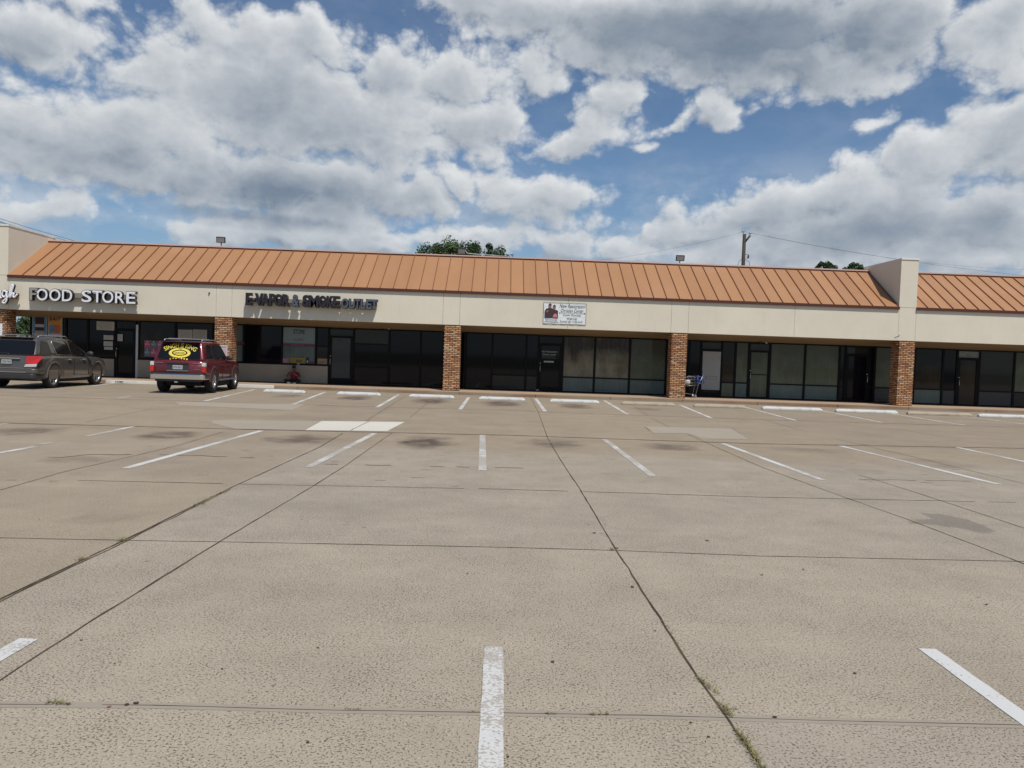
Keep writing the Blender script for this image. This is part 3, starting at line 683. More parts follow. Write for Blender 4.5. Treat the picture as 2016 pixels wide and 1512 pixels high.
# church
bay([(873, 917, 'f', g_dark), (917, 969, 'f', g_dark), (969, 1036, 'w', g_mid, g_dark), (1036, 1060, 'w', g_mid, g_dark)])
door(SX(1060), SX(1108), .35, 2.15, g_dark, hs='l')
bay([(1108, 1171, 'w', g_teal, g_tan), (1171, 1240, 'w', g_teal, g_tan), (1240, 1312, 'w', g_teal, g_green), (1312, 1357, 'f', g_dark)])
bay([(1357, 1380, 'f', g_dark)])
door(SX(1380), SX(1421), .35, 2.15, g_dark, hs='l', transom=g_mid)
bay([(1421, 1448, 'w', g_green, g_brn), (1448, 1474.5, 'w', g_teal, g_green)])
door(SX(1474.5), SX(1516), .22, 2.18, g_green, hs='l', bar=1.2, transom=g_mid, st=.05)
bay([(1516, 1585, 'w', g_teal, g_green), (1585, 1653, 'w', g_teal, g_green), (1653, 1665, 'w', g_dark, g_dark)])
door(SX(1665), SX(1712), .25, 2.15, g_dark, hs='r', transom=g_mid)
bay([(1712, 1723, 'w', g_dark, g_dark), (1723, 1770, 'w', g_grey, g_green), (1770, 1801, 'f', g_dark), (1801, 1857, 'w', g_teal, g_brn), (1857, 1885, 'w', g_grey, g_dark)])
door(SX(1885), SX(1929), .2, 2.15, g_brn, hs='l', transom=g_pale)
bay([(1929, 1998, 'w', g_grey, g_mid), (1998, 2070, 'w', g_mid, g_green), (2070, 2140, 'w', g_mid, g_green)])
mb = MB(); mb.box(SX(2140), XR, YW, YW+.1, WZ, ZT); B(mb, 'end_wall', m_bulk)
# black post at the storefront's left corner
mb = MB(); mb.box(SX(62)-.05, SX(62), YW-.05, YW+.3, WZ, 2.7); B(mb, 'corner_post', m_frame)

# ------------------------------------------------------------------ signs
m_white = mat('sign_white', (.80, .80, .82), .45); m_blk = mat('sign_black', (.012, .012, .016), .4); m_purp = mat('sign_plum', (.024, .016, .024), .35); m_blue = mat('sign_slate', (.085, .105, .14), .4)
m_race = mat('raceway_grey', (.24, .22, .19), .6); m_navy = mat('sign_navy', (.012, .012, .03), .4); m_dim = mat('dirty_face', (.30, .28, .25), .6, var=.3)
def channel(root, ch, px0, px1, pyb, cap, face, ret, Y=YC-.34, dep=.16, off=.02, rim=.02):
    """one raised letter: dark can with a face let into its front"""
    a = onY(px0, pyb, Y); b_ = onY(px1, pyb, Y); w_ = b_.x-a.x
    V, Fs = text_mesh(ch, w_, cap, .5, off+.012)
    mb = MB(); mb.add([(v[0], (v[1]+.5)*dep, v[2]) for v in V], Fs, 1)
    V2, F2 = text_mesh(ch, w_-rim*2, cap-rim*2, 0, off-.012)
    mb.add([(v[0]+rim, -.006, v[2]+rim) for v in V2], F2, 0)
    o = mb.build('letter', [face, ret], root, fix=False); o.location = (a.x-root.location.x, Y-root.location.y, onY(px0, pyb, Y).z-root.location.z)
    return o
fs = empty('store_sign', (onY(160, 580, YC).x, YC, 3.3), label='white raised letters FOOD STORE on the beige fascia', cat='sign')
def yb(px, base): return base+.0365*(px-160)
for ch, a, b_, f in (('F', 57, 75, m_dim), ('O', 71, 94.5, m_white), ('O', 96, 120, m_white), ('D', 121, 143, m_white), ('S', 159.5, 181, m_white), ('T', 180.5, 202, m_white), ('O', 200, 224, m_white), ('R', 225.5, 246, m_white), ('E', 247.5, 267.5, m_white)):
    channel(fs, ch, a, b_, yb((a+b_)/2, 595), .52, f, m_blk, off=.024)
def raceway(root, a, b_, py, h, Y0, Y1):
    p = onY(a, py, Y0); q = onY(b_, py, Y0); z = onY((a+b_)/2, py, Y0).z
    mb = MB(); mb.box(p.x-root.location.x, q.x-root.location.x, Y0-root.location.y, Y1-root.location.y, z-h/2-root.location.z, z+h/2-root.location.z)
    mb.build('raceway', m_race, root, bevel=.005)
raceway(fs, 57, 266, 582, .20, YC-.18, YC-.003)
es = empty('shop_sign', (onY(610, 592, YC).x, YC, 3.4), label='dark plum and slate raised letters E-VAPOR & SMOKE OUTLET on the fascia', cat='sign')
ew = [('E', 483, 495.5), ('-', 496.5, 501), ('V', 501, 517), ('A', 513, 530), ('P', 529, 542), ('O', 539, 556), ('R', 555, 570), ('&', 574, 589), ('S', 595, 609), ('M', 607, 627), ('O', 627, 642), ('K', 642, 656), ('E', 655, 668.5), ('O', 671.5, 686), ('U', 686, 699), ('T', 698, 709), ('L', 709, 720), ('E', 720, 732), ('T', 730, 743)]
for i, (ch, a, b_) in enumerate(ew):
    sm_ = i >= 13; bl = sm_ or ch == '&'
    py = 600.5+.037*((a+b_)/2-490)
    if ch == '-':
        mb = MB(); p = onY(a, py, YC-.3); q = onY(b_, py, YC-.3); zz = onY(a, py-9, YC-.3).z-es.location.z; mb.box(p.x-es.location.x, q.x-es.location.x, -.3, -.16, zz-.05, zz+.05); mb.build('letter', m_purp, es); C.objects[-1]; continue
    channel(es, ch, a, b_, py, .42 if sm_ else .50, m_blue if bl else m_purp, m_blk, Y=YC-.32, dep=.18, off=.034, rim=.02)
raceway(es, 483, 742, 594, .16, YC-.15, YC-.003)
# script sign, its end only
ss = empty('script_sign', (onY(5, 585, YC).x, YC, 3.3), label='end of a white script sign reading ugh, at the left edge', cat='sign')
def stroke(pts, r=.035):
    P = [onY(x_, y_, YC-.32) for x_, y_ in pts]; C2 = []
    for i in range(len(P)-1):
        p0, p1, p2, p3 = P[max(i-1, 0)], P[i], P[i+1], P[min(i+2, len(P)-1)]
        for t in (0, .25, .5, .75): C2.append(.5*((2*p1)+(p2-p0)*t+(2*p0-5*p1+4*p2-p3)*t*t+(3*p1-p0-3*p2+p3)*t**3))
    C2.append(P[-1]); mb = MB(); off = Vector(ss.location)
    V = []; mbk = MB()
    for q0, q1 in zip(C2, C2[1:]): pass
    mb.tube([p-off for p in C2], r, 8); mb.tube([p-off+Vector((0, .09, 0)) for p in C2], r*1.25, 8, mi=1)
    for p, q in zip(C2, C2[1:]):
        pass
    mb.build('letter', [m_white, m_blk], ss, fix=False)
stroke([(-14,572),(-13,584),(-8,587),(-2,583),(0,573),(0,584),(3,587)]); stroke([(12,574),(7,573),(4,580),(8,585),(12,580),(13,573),(13,590),(9,597),(5,594),(12,588),(18,583)])
stroke([(17,585),(22,566),(24,561),(26,563),(22,576),(20,586),(24,578),(27,578),(26,584),(29,585),(34,579)])
mb = MB(); o_ = ss.location; p = onY(-40, 584, YC); q = onY(38, 584, YC)
mb.box(p.x-o_.x, q.x-o_.x, -.2, -.003, -.02, .20); mb.build('raceway', m_brick if False else mat('rusty_raceway', (.22, .12, .07), .7), ss)
# banner
bY = YC-.012
bp = onY(1069, 637, bY); bq = onY(1153, 641, bY); bw = bq.x-bp.x; bh = onY(1069, 595, bY).z-bp.z
ban = empty('banner', (bp.x, bY, bp.z), label='white vinyl church banner with a couple photo and black lettering', cat='banner')
def wv(T, b, oc):
    n = T.noise(T.mapping(oc, scale=(1, 1, 2.4), rot=(0, .5, 0)), 1.6, 3, .5, 1.5)
    bn = T.add('ShaderNodeBump'); bn.inputs['Strength'].default_value = .3; bn.inputs['Distance'].default_value = .05; T.put(bn.inputs['Height'], n); T.l.new(bn.outputs[0], b.inputs['Normal'])
m_ban = mat('banner_vinyl', (.74, .76, .75), .5, fn=wv)
mb = MB(); nx, nz = 16, 8; V = [(bw*i/nx, -.006*sin(i*1.9+j)*(0 < i < nx), bh*j/nz) for j in range(nz+1) for i in range(nx+1)]
mb.add([(x_, y_-.004, z_) for x_, y_, z_ in V], [(j*(nx+1)+i, j*(nx+1)+i+1, (j+1)*(nx+1)+i+1, (j+1)*(nx+1)+i) for j in range(nz) for i in range(nx)], smooth=True)
mb.build('sheet', m_ban, ban, fix=False)
mb = MB(); t_ = .010
for a in ((0, bw, 0, t_), (0, bw, bh-t_, bh), (0, t_, t_, bh-t_), (bw-t_, bw, t_, bh-t_)): mb.box(a[0], a[1], -.017, -.013, a[2], a[3])
mb.build('hem', m_blk, ban)
m_ink = mat('banner_ink', (.05, .05, .055), .5); m_pl = mat('print_plum', (.055, .025, .03), .6); m_skin = mat('print_skin', (.24, .12, .10), .6); m_pink = mat('print_pink', (.50, .22, .24), .6); m_red2 = mat('print_red', (.45, .03, .06), .6)
mb = MB(); f_ = lambda u, v: (bw*u, bh*v)
put_text(mb, 'New Restoration', bw*.375, -.018, bh*.78, bw*.60, bh*.17, -.002, .35); put_text(mb, 'Christian Center', bw*.41, -.018, bh*.57, bw*.53, bh*.16, -.002, .35)
mb.box(bw*.385, bw*.965, -.0185, -.018, bh*.525, bh*.535)
for u in (.385, .965):
    c_ = bw*u; mb.poly([(c_-.03, bh*.53), (c_, bh*.53-.03), (c_+.03, bh*.53), (c_, bh*.53+.03)], -.019)
put_text(mb, 'Come Worship', bw*.46, -.018, bh*.37, bw*.42, bh*.12, 0); put_text(mb, 'With Us!', bw*.55, -.018, bh*.22, bw*.24, bh*.11, 0); put_text(mb, 'Sunday @ 11:00 A.M.', bw*.40, -.018, bh*.06, bw*.53, bh*.12, 0)
mb.build('lettering', m_ink, ban, fix=False)
mb = MB()
mb.poly([f_(.03,.27),(bw*.03,bh*.6),f_(.06,.70),f_(.12,.74),f_(.20,.74),f_(.22,.68),f_(.30,.66),f_(.34,.62),f_(.345,.27)], -.018)
mb.poly([f_(.115,.78),f_(.12,.9),f_(.15,.94),f_(.18,.91),f_(.185,.80),f_(.17,.73),f_(.13,.73)], -.0195, 1); mb.poly([f_(.22,.72),f_(.22,.84),f_(.25,.88),f_(.28,.84),f_(.285,.72),f_(.25,.66)], -.0195, 1)
mb.poly([f_(.115,.86),f_(.12,.92),f_(.15,.955),f_(.18,.93),f_(.187,.86)], -.0205); mb.poly([f_(.215,.80),f_(.225,.87),f_(.25,.905),f_(.28,.87),f_(.29,.79),f_(.265,.83),f_(.24,.83)], -.0205)
mb.poly([f_(.06,.60),f_(.10,.64),f_(.13,.61),f_(.10,.54),f_(.06,.54)], -.0195, 1); mb.poly([f_(.22,.30),f_(.24,.44),f_(.28,.50),f_(.32,.44),f_(.33,.30)], -.0195, 2); mb.poly([f_(.23,.27),f_(.235,.33),f_(.32,.33),f_(.325,.27)], -.0205, 3)
mb.build('couple_photo', [m_pl, m_skin, m_pink, m_red2], ban, fix=False)
mb = MB()
for i in range(2): put_text(mb, ['Pastors & First Lady','of the congregation'][i], bw*(.05 if i == 0 else .03), -.018, bh*(.15-.09*i), bw*(.28 if i == 0 else .33), bh*.07, .02)
mb.build('caption', m_ink, ban, fix=False)

# posters and papers on the glass
m_pap = mat('paper', (.42, .41, .37), .8, var=.06, vscale=8); m_print = mat('print_grey', (.16, .15, .14), .8)
def sheet(name, px0, py0, px1, py1, m, label, cat, Y=YW-.05, tilt=0, group=None):
    a = onY(px0, (py0+py1)/2, Y); b_ = onY(px1, (py0+py1)/2, Y); z1 = onY((px0+px1)/2, py0, Y).z; z0 = onY((px0+px1)/2, py1, Y).z
    r = empty(name, ((a.x+b_.x)/2, Y, z0), label=label, cat=cat, group=group); w_ = b_.x-a.x; h_ = z1-z0; r.rotation_euler = (0, tilt, 0)
    mb = MB(); mb.box(-w_/2, w_/2, 0, .006, 0, h_); mb.build('backing', m, r)
    return r, w_, h_
def lines(r, w_, h_, n, m=m_print, u0=.1, u1=.9, v0=.12, v1=.9, head=None):
    mb = MB()
    for i in range(n):
        z = h_*(v1-(v1-v0)*(i+.5)/n); mb.box(-w_/2+w_*u0, -w_/2+w_*(u1-random.uniform(0, .25)*(u1-u0)), -.0025, -.001, z-h_*.012, z+h_*.012)
    mb.build('print', m, r)
def words(r, s, w_, h_, u, v, uw, vh, m, off=.01, name='lettering'):
    mb = MB(); put_text(mb, s, -w_/2+w_*u, -.004, h_*v, w_*uw, h_*vh, off); mb.build(name, m, r, fix=False)
m_pb = mat('poster_blue', (.10, .24, .42), .5, var=.4, vscale=3); m_po = mat('poster_orange', (.50, .24, .06), .5, var=.35, vscale=3); m_pd = mat('poster_maroon', (.05, .012, .015), .5); m_pw = mat('poster_white', (.45, .48, .52), .5)
def rect(r, w_, h_, u0, v0, u1, v1, m, name='print', d=.003):
    mb = MB(); mb.box(-w_/2+w_*u0, -w_/2+w_*u1, -d, -.001, h_*v0, h_*v1); mb.build(name, m, r)
r, a, b_ = sheet('price_poster', 63.5, 621, 92.5, 669, m_pw, 'blue price poster with a dark picture and 5.49', 'poster', group='tall posters by the corner post')
rect(r, a, b_, .03, .26, .97, .97, m_pb); rect(r, a, b_, .2, .38, .82, .93, m_pd, d=.005); rect(r, a, b_, .2, .27, .82, .36, mat('poster_tan', (.45, .28, .18), .5), d=.005); rect(r, a, b_, .22, .52, .80, .64, m_pw, d=.007)
mb = MB(); put_text(mb, '5.49', -a/2+a*.38, -.009, b_*.05, a*.5, b_*.16, .03); put_text(mb, '$', -a/2+a*.05, -.009, b_*.13, a*.1, b_*.07, .02); mb.build('lettering', m_blk, r, fix=False)
r, a, b_ = sheet('price_poster', 94, 622, 122.5, 671, m_pw, 'orange price poster reading 24/7 with 4.99 below', 'poster', group='tall posters by the corner post')
rect(r, a, b_, .03, .28, .97, .98, m_po); rect(r, a, b_, .08, .3, .45, .64, m_pb, d=.005); rect(r, a, b_, .45, .3, .86, .64, mat('poster_red', (.42, .12, .05), .5), d=.005)
mb = MB(); put_text(mb, '24/7', -a/2+a*.08, -.009, b_*.82, a*.84, b_*.12, .02); put_text(mb, '4.99', -a/2+a*.32, -.009, b_*.05, a*.55, b_*.14, .03); put_text(mb, '$', -a/2+a*.08, -.009, b_*.13, a*.08, b_*.06, .02); mb.build('lettering', m_blk, r, fix=False)
for px0, py0, px1, py1, lb, n in ((190,633,225,650,'largest paper notice, high on the glass left of the black door',6),(204,660,223,669,'upper of three small papers left of the black door',3),(204,672,222,681.5,'middle of three small papers left of the black door',3),(205,683,222,688.5,'lowest of three small papers left of the black door',2),
     (351,649,379,666.5,'left paper of the pair in the window above the red car',7),(380,649,407.5,667,'right paper of the pair in the window above the red car',7)):
    r, a, b_ = sheet('paper_notice', px0, py0, px1, py1, m_pap, lb, 'notice', tilt=random.uniform(-.02, .02), group='papers taped to the food store glass'); lines(r, a, b_, n)
r, a, b_ = sheet('paper_notice', 231.5, 658, 241.5, 671.5, m_pap, 'paper taped to the black food store door', 'notice', Y=YW-.06, group='papers taped to the food store glass'); lines(r, a, b_, 5)
m_g1 = mat('poster_pink', (.34, .06, .12), .6); m_g2 = mat('poster_teal', (.03, .13, .14), .6)
r, a, b_ = sheet('game_posters', 284, 671, 346, 703, m_g1, 'grid of pink and teal posters lettered BG in the window behind the red car', 'poster')
for i in range(5):
    for j in range(2):
        if (i+j) % 2 == 0: rect(r, a, b_, i*.2+.005, j*.5+.01, i*.2+.195, j*.5+.49, m_g2)
        words(r, 'I', a, b_, i*.2+.08, j*.5+.36, .03, .11, m_pw); words(r, 'BG', a, b_, i*.2+.03, j*.5+.2, .14, .13, m_pw); words(r, 'GAME', a, b_, i*.2+.03, j*.5+.06, .14, .09, mat('poster_rose', (.4, .2, .25), .6))
r, a, b_ = sheet('window_lettering', 364, 668.5, 404, 681, mat('dim_board', (.02, .017, .015), .5), 'dark red window board below the pair of papers', 'window sign', Y=YW-.045); words(r, 'BEER', a, b_, .05, .15, .9, .6, mat('dim_red', (.12, .03, .03), .5))
# smoke shop window
T1, w1, h1 = sheet('window_sign', 557, 646, 620, 676, mat('store_film', (.17, .22, .22), .15), 'pale window sign reading STORE above E-VAPOR', 'window sign', Y=YW-.015)
words(T1, 'STORE', w1, h1, .32, .62, .36, .30, m_blk, .02); words(T1, '& E-VAPOR', w1, h1, .32, .14, .33, .2, m_print, .02)
r, a, b_ = sheet('window_strip', 557, 677.2, 620, 681.8, mat('strip_red', (.13, .015, .02), .4), 'red strip across the smoke shop window under STORE', 'window sign', Y=YW-.055); words(r, 'ACCESSORIES', a, b_, .25, .25, .4, .5, mat('dim_pink', (.28, .14, .14), .5))
r, a, b_ = sheet('window_strip', 464, 673, 480, 678, M['strip_red'], 'short red strip on the narrow pane beside the brick column', 'window sign', Y=YW-.055)
r, a, b_ = sheet('fax_sign', 571, 704.5, 601, 717, mat('dull_yellow', (.24, .18, .03), .5), 'yellow FAX sign low in the smoke shop window', 'window sign', Y=YW-.02); words(r, 'FAX', a, b_, .4, .3, .42, .42, m_blk, .02)
r, a, b_ = sheet('gift_sign', 625, 706, 644, 720, mat('dull_tan', (.26, .20, .12), .6), 'tan GIFT sign in the narrow pane left of the grey door', 'window sign', Y=YW-.02); words(r, 'GIFT', a, b_, .08, .28, .82, .4, mat('dim_orange', (.20, .08, .02), .5), .02)
r, a, b_ = sheet('window_poster', 555.5, 705, 569, 717, M['dim_pink'], 'small pink poster left of the FAX sign', 'poster', Y=YW-.02); lines(r, a, b_, 5, m_pw)
r, a, b_ = sheet('window_poster', 602.5, 704, 608, 718.5, m_blk, 'narrow black poster right of the FAX sign', 'poster', Y=YW-.02); rect(r, a, b_, .3, .3, .7, .6, m_pw)
r, a, b_ = sheet('window_poster', 609, 711.5, 619.5, 719, M['strip_red'], 'small dark red poster in the corner right of FAX', 'poster', Y=YW-.02)
mb = MB(); p = onY(664, 671.5, YW-.012); put_text(mb, '257', p.x, YW-.012, p.z, .22, .07, .02); o = tag(mb.build('door_number', m_blk, fix=False), label='small black number on the grey smoke shop door', cat='lettering')
# church door lettering
mb = MB(); Yd = YW-.008; p = onY(1065, 694, Yd)
z = onY(1082, 694, Yd).z; put_text(mb, 'New Restoration', p.x, Yd, z, .72, .085, .012, .35); put_text(mb, 'Christian Center', p.x+.06, Yd, z-.125, .62, .08, .012, .35)
put_text(mb, 'Sunday School & Worship', p.x+.06, Yd, z-.20, .56, .03, .0); put_text(mb, 'Everyone is welcome here', p.x+.06, Yd, z-.26, .60, .03, .0)
mb.box(p.x+.14, p.x+.58, Yd-.004, Yd, z-.44, z-.37); o = tag(mb.build('door_lettering', mat('vinyl_white', (.32, .32, .32), .5), fix=False), label='white New Restoration Christian Center lettering on the black door', cat='lettering')
r, a, b_ = sheet('door_mail_slot', 1055, 766.5, 1061, 769, M['vinyl_white'], 'tiny pale sticker at the bottom left of the black church door', 'sticker', Y=YW-.05)
# white sheet on the door by the cart
r, a, b_ = sheet('door_sheet', 1382.5, 692, 1418, 767.5, mat('white_board', (.33, .335, .32), .6, var=.05), 'big pale grey sheet covering the glass door beside the shopping cart', 'door sheet', Y=YW-.05)
rect(r, a, b_, .18, .28, .82, .36, m_print); rect(r, a, b_, .22, .29, .79, .35, M['white_board'], d=.005); words(r, 'CHRISTIAN', a, b_, .28, .305, .46, .03, m_print)
# unit number over the last door
mb = MB(); p = onY(1903, 701.5, YW-.004); put_text(mb, '311', p.x, YW-.004, p.z, .2, .09, .015); tag(mb.build('door_number', mat('number_grey', (.05, .05, .05), .5), fix=False), label='unit number over the door right of the parapet column', cat='lettering')
# column notices
Yn = YC+.0
r, a, b_ = sheet('column_notice', 424, 679.5, 447.5, 700, mat('notice_white', (.66, .60, .60), .6), 'white and red age notice on the brick column behind the red car', 'notice', Y=Yn)
words(r, 'E OLD', a, b_, .25, .72, .68, .18, m_blk, .02); rect(r, a, b_, .35, .1, .95, .62, mat('notice_red', (.62, .34, .34), .6)); words(r, '18', a, b_, .45, .15, .4, .38, m_pw, .02)
r, a, b_ = sheet('column_notice', -8, 660, 9.5, 683, mat('notice_yellow', (.75, .48, .05), .6), 'yellow notice with a red 7 on the left edge column', 'notice', Y=Yn)
words(r, '7', a, b_, .58, .42, .3, .42, M['poster_red'], .03); words(r, 'OPEN', a, b_, .4, .1, .5, .18, M['poster_red'], .02)
r, a, b_ = sheet('column_notice', -10, 637, 4.5, 660, M['sign_white'], 'white notice above the yellow one on the left edge column', 'notice', Y=Yn); lines(r, a, b_, 4)
r, a, b_ = sheet('column_notice', -8, 684, 7, 697, M['sign_white'], 'white notice below the yellow one on the left edge column', 'notice', Y=Yn); lines(r, a, b_, 3)

# ------------------------------------------------------------------ cars
def paint(name, col, metal=.45, rough=.32):
    def fn(T, b, oc):
        n = T.noise(oc, 3, 4, .6); dust = T.map(T.xyz(oc)[2], .25, .8, .35, .03)
        T.put(b.inputs['Base Color'], T.mix(T.math('MULTIPLY', dust, T.map(n, .3, .7)), col, (.25, .21, .17)))
        T.put(b.inputs['Roughness'], T.map(n, .3, .7, rough-.06, rough+.1))
    return mat(name, col, rough, metal, .8, fn=fn)
m_tyre = mat('tyre_rubber', (.018, .017, .016), .85, var=.2); m_rim = mat('alloy', (.55, .55, .55), .3, .85); m_plas = mat('dark_plastic', (.03, .03, .032), .55); m_cgl = mat('car_glass', (.008, .009, .011), .03, 0, spec=.3)
m_red_l = mat('lamp_red', (.50, .012, .01), .15, 0, 1); m_clr = mat('lamp_clear', (.62, .60, .58), .15, 0, 1); m_chr = mat('chrome', (.72, .71, .69), .14, 1); m_under = mat('underbody', (.012, .012, .012), .9); m_seam = mat('panel_gap', (.01, .008, .008), .6)
def loft(stations, n_ring):
    V = []; 
    for (y, w_, zb, zt) in stations:
        h = zt-zb
        half = [(0, zb), (.84*w_, zb), (.955*w_, zb+.05*h/.7), (.99*w_, zb+.22*h), (1.0*w_, zb+.50*h), (.99*w_, zb+.74*h), (.965*w_, zt-.09), (.925*w_, zt-.02), (.86*w_, zt), (0, zt+.012)]
        ring = half+[(-a, z) for a, z in reversed(half[1:-1])]
        V += [(a, y, z) for a, z in ring]
    n = 2*10-2
    fs = [(i*n+k, i*n+(k+1) % n, (i+1)*n+(k+1) % n, (i+1)*n+k) for i in range(len(stations)-1) for k in range(n)]
    fs += [tuple(range(n)), tuple((len(stations)-1)*n+k for k in reversed(range(n)))]
    return V, fs
def spline(keys, n=40):
    ys = [k[0] for k in keys]; out = []
    for i in range(n+1):
        y = ys[0]+(ys[-1]-ys[0])*i/n
        for a, b_ in zip(keys, keys[1:]):
            if a[0] <= y <= b_[0]+1e-9:
                t = (y-a[0])/(b_[0]-a[0]); t2 = t*t*(3-2*t)*.5+t*.5
                out.append((y,)+tuple(a[j]+(b_[j]-a[j])*t2 for j in range(1, len(a)))); break
    return out
def wheel(root, x, y, r, wd, spokes, right, rimr):
    mb = MB(); a = wd/2
    mb.lathe([(rimr, -a*.8), (r*.93, -a), (r*.985, -a*.75), (r, -a*.3), (r, a*.3), (r*.985, a*.75), (r*.93, a), (rimr, a*.8)], 'x', n=40)
    t = mb.build('wheel', m_tyre, root); t.location = (x, y, r); t.rotation_euler = (0, 0, 0 if right else pi)
    mb = MB(); mb.lathe([(rimr+.004, a*.82), (rimr-.012, a*.86), (rimr-.03, a*.55), (rimr-.03, -a*.5)], 'x', n=36)
    mb.lathe([(.0, a*.62), (.045, a*.6), (.06, a*.4), (.06, 0)], 'x', n=16)
    for k in range(spokes):
        for dv in ((-.13, .13) if spokes == 5 else (0,)):
            an = 2*pi*k/spokes; c, s = cos(an), sin(an); V = []
            for rr, ww, d in ((.035, .016, a*.55), (rimr-.015, .019 if spokes == 5 else .034, a*.66)):
                aa = an+dv*(.6 if rr < .1 else 1)*(1 if spokes == 5 else 0); cy, cz = cos(aa)*rr, sin(aa)*rr
                for sgn in (-1, 1):
                    for dd in (0, -.035): V.append((d+dd, cy-sin(aa)*ww*sgn, cz+cos(aa)*ww*sgn))
            mb.add(V, [(0, 2, 6, 4), (1, 5, 7, 3), (0, 4, 5, 1), (2, 3, 7, 6), (0, 1, 3, 2), (4, 6, 7, 5)])
    mb.build('rim', m_rim, t)
    mb = MB(); mb.lathe([(0, a*.1), (rimr-.03, a*.1)], 'x', n=24); mb.build('brake_disc', m_under, t)
def car(spec, name, loc, rz, **tg):
    root = empty(name, loc, rz, **tg); root.scale = (spec['scale'],)*3; pm = spec['paint']; st = spline(spec['st'], 44); V, fs = loft(st, 0)
    mb = MB(); mb.add(V, fs, 0, True); body = mb.build('body', [pm, m_under], root)
    # wheel openings
    for wy in spec['ax']:
        cb = MB(); cb.lathe([(0, -1.2), (spec['arch'], -1.2), (spec['arch'], 1.2), (0, 1.2)], 'x', (0, wy, spec['r']+.015), 40, mi=1)
        co = cb.build('cut', [pm, m_under]); bo = body.modifiers.new('b', 'BOOLEAN'); bo.object = co; bo.solver = 'EXACT'; bo.material_mode = 'INDEX'
        me = None; bpy.context.view_layer.update(); me = eval_mesh(body); body.modifiers.clear(); body.data = me
        bpy.data.objects.remove(co)
    mb = MB(); wdt = spec['st'][3][1]; mb.box(-wdt*.62, wdt*.62, spec['ax'][0]-.45, spec['ax'][1]+.45, .24, .75); mb.box(-wdt*.9, wdt*.9, spec['ax'][0]+spec['arch']+.02, spec['ax'][1]-spec['arch']-.02, .2, .5); mb.build('underbody', m_under, root)
    # cabin
    yrb, yrt, yft, yfb = spec['gy']; xb, xt = spec['gx']; zb, zt = spec['gz']; cr = spec.get('cr', .035)
    Vg = [(sx*xb, y, zb) for y in (yrb, yfb) for sx in (-1, 1)]+[(sx*xt, y, zt) for y in (yrt, yft) for sx in (-1, 1)]
    ym = (yrt+yft)/2; Vg += [(-xt*1.0, ym, zt+cr), (xt*1.0, ym, zt+cr)]
    Vg = [( -xb,yrb,zb),( xb,yrb,zb),( xb,yfb,zb),(-xb,yfb,zb),(-xt,yrt,zt),(xt,yrt,zt),(xt,ym,zt+cr),(xt,yft,zt),(-xt,yft,zt),(-xt,ym,zt+cr)]
    mb = MB(); mb.add(Vg, [(3,2,1,0),(0,1,5,4),(2,3,8,7),(1,2,7,6,5),(3,0,4,9,8),(4,5,6,9),(9,6,7,8)]); cab = mb.build('cabin', pm, root, bevel=spec.get('bev', .07), seg=5)
    for p in cab.data.polygons: p.use_smooth = True
    def side(sx, y, t, o=.006): return (sx*(xb+(xt-xb)*t+o), y, zb+(zt-zb)*t)
    def rear(u, t, o=.006):
        ww = xb+(xt-xb)*t; return (u*ww, yrb+(yrt-yrb)*t-o, zb+(zt-zb)*t)
    def front(u, t, o=.006):
        ww = xb+(xt-xb)*t; return (u*ww, yfb+(yft-yfb)*t+o, zb+(zt-zb)*t)
    def rp(P, fn, name, m, th=.004, k=.12):
        # rounded polygon through corner points in the plane's own coordinates
        n = len(P); Q = []
        for i in range(n):
            a, b_, c = P[i-1], P[i], P[(i+1) % n]
            for t in (0, .5, 1):
                q1 = (b_[0]+(a[0]-b_[0])*k, b_[1]+(a[1]-b_[1])*k); q2 = (b_[0]+(c[0]-b_[0])*k, b_[1]+(c[1]-b_[1])*k)
                Q.append(((1-t)**2*q1[0]+2*t*(1-t)*b_[0]+t*t*q2[0], (1-t)**2*q1[1]+2*t*(1-t)*b_[1]+t*t*q2[1]))
        V = [fn(*q, .012) for q in Q]+[fn(*q, .002) for q in Q]; N = len(Q); mb = MB()
        mb.add(V, [tuple(range(N))]+[(i, (i+1) % N, N+(i+1) % N, N+i) for i in range(N)]); return mb.build(name, m, root)
    for sx in (1, -1):
        for wpts in spec['side_w']: rp(wpts, lambda y, t, o, s=sx: side(s, y, t, o), 'side_window', m_cgl, k=.10)
    rp(spec['rear_w'], lambda u, t, o: rear(u, t, o), 'rear_window', m_cgl, k=.08)
    rp([(-.88, .06), (.88, .06), (.86, .93), (-.86, .93)], lambda u, t, o: front(u, t, o), 'windscreen', m_cgl, k=.08)
    for wy in spec['ax']:
        for sx in (1, -1): wheel(root, sx*(spec['track']), wy, spec['r'], spec['tw'], spec['sp'], sx > 0, spec['rim'])
    for sx in (1, -1):
        mb = MB(); mb.ball((sx*(xb+.15), yfb-.42, zb+.09), .12, 10, 1.0, .55, .75); mb.box(sx*(xb-.02), sx*(xb+.08), yfb-.45, yfb-.39, zb+.0, zb+.06); mb.build('mirror', spec.get('mir', m_plas), root)
        mb = MB(); mb.tube([(sx*(xt-.06), yrt+.12, zt+.03), (sx*(xt-.06), yrt+.2, zt+.075), (sx*(xt-.06), yft-.25, zt+.085), (sx*(xt-.06), yft-.12, zt+.03)], .016, 8); mb.build('roof_rail', spec['rail'], root)
        for y in spec['hand']: mb = MB(); mb.box(sx*(spec['st'][3][1]*.985), sx*(spec['st'][3][1]+.028), y, y+.17, .93, .965); mb.build('door_handle', spec.get('hm', pm), root, bevel=.01)
        mb = MB()
        for y in spec['seam']: mb.box(sx*(spec['st'][3][1]*.985), sx*(spec['st'][3][1]+.002), y, y+.010, .42, zb-.10)
        mb.build('door_gap', m_seam, root)
    return root, rear, side
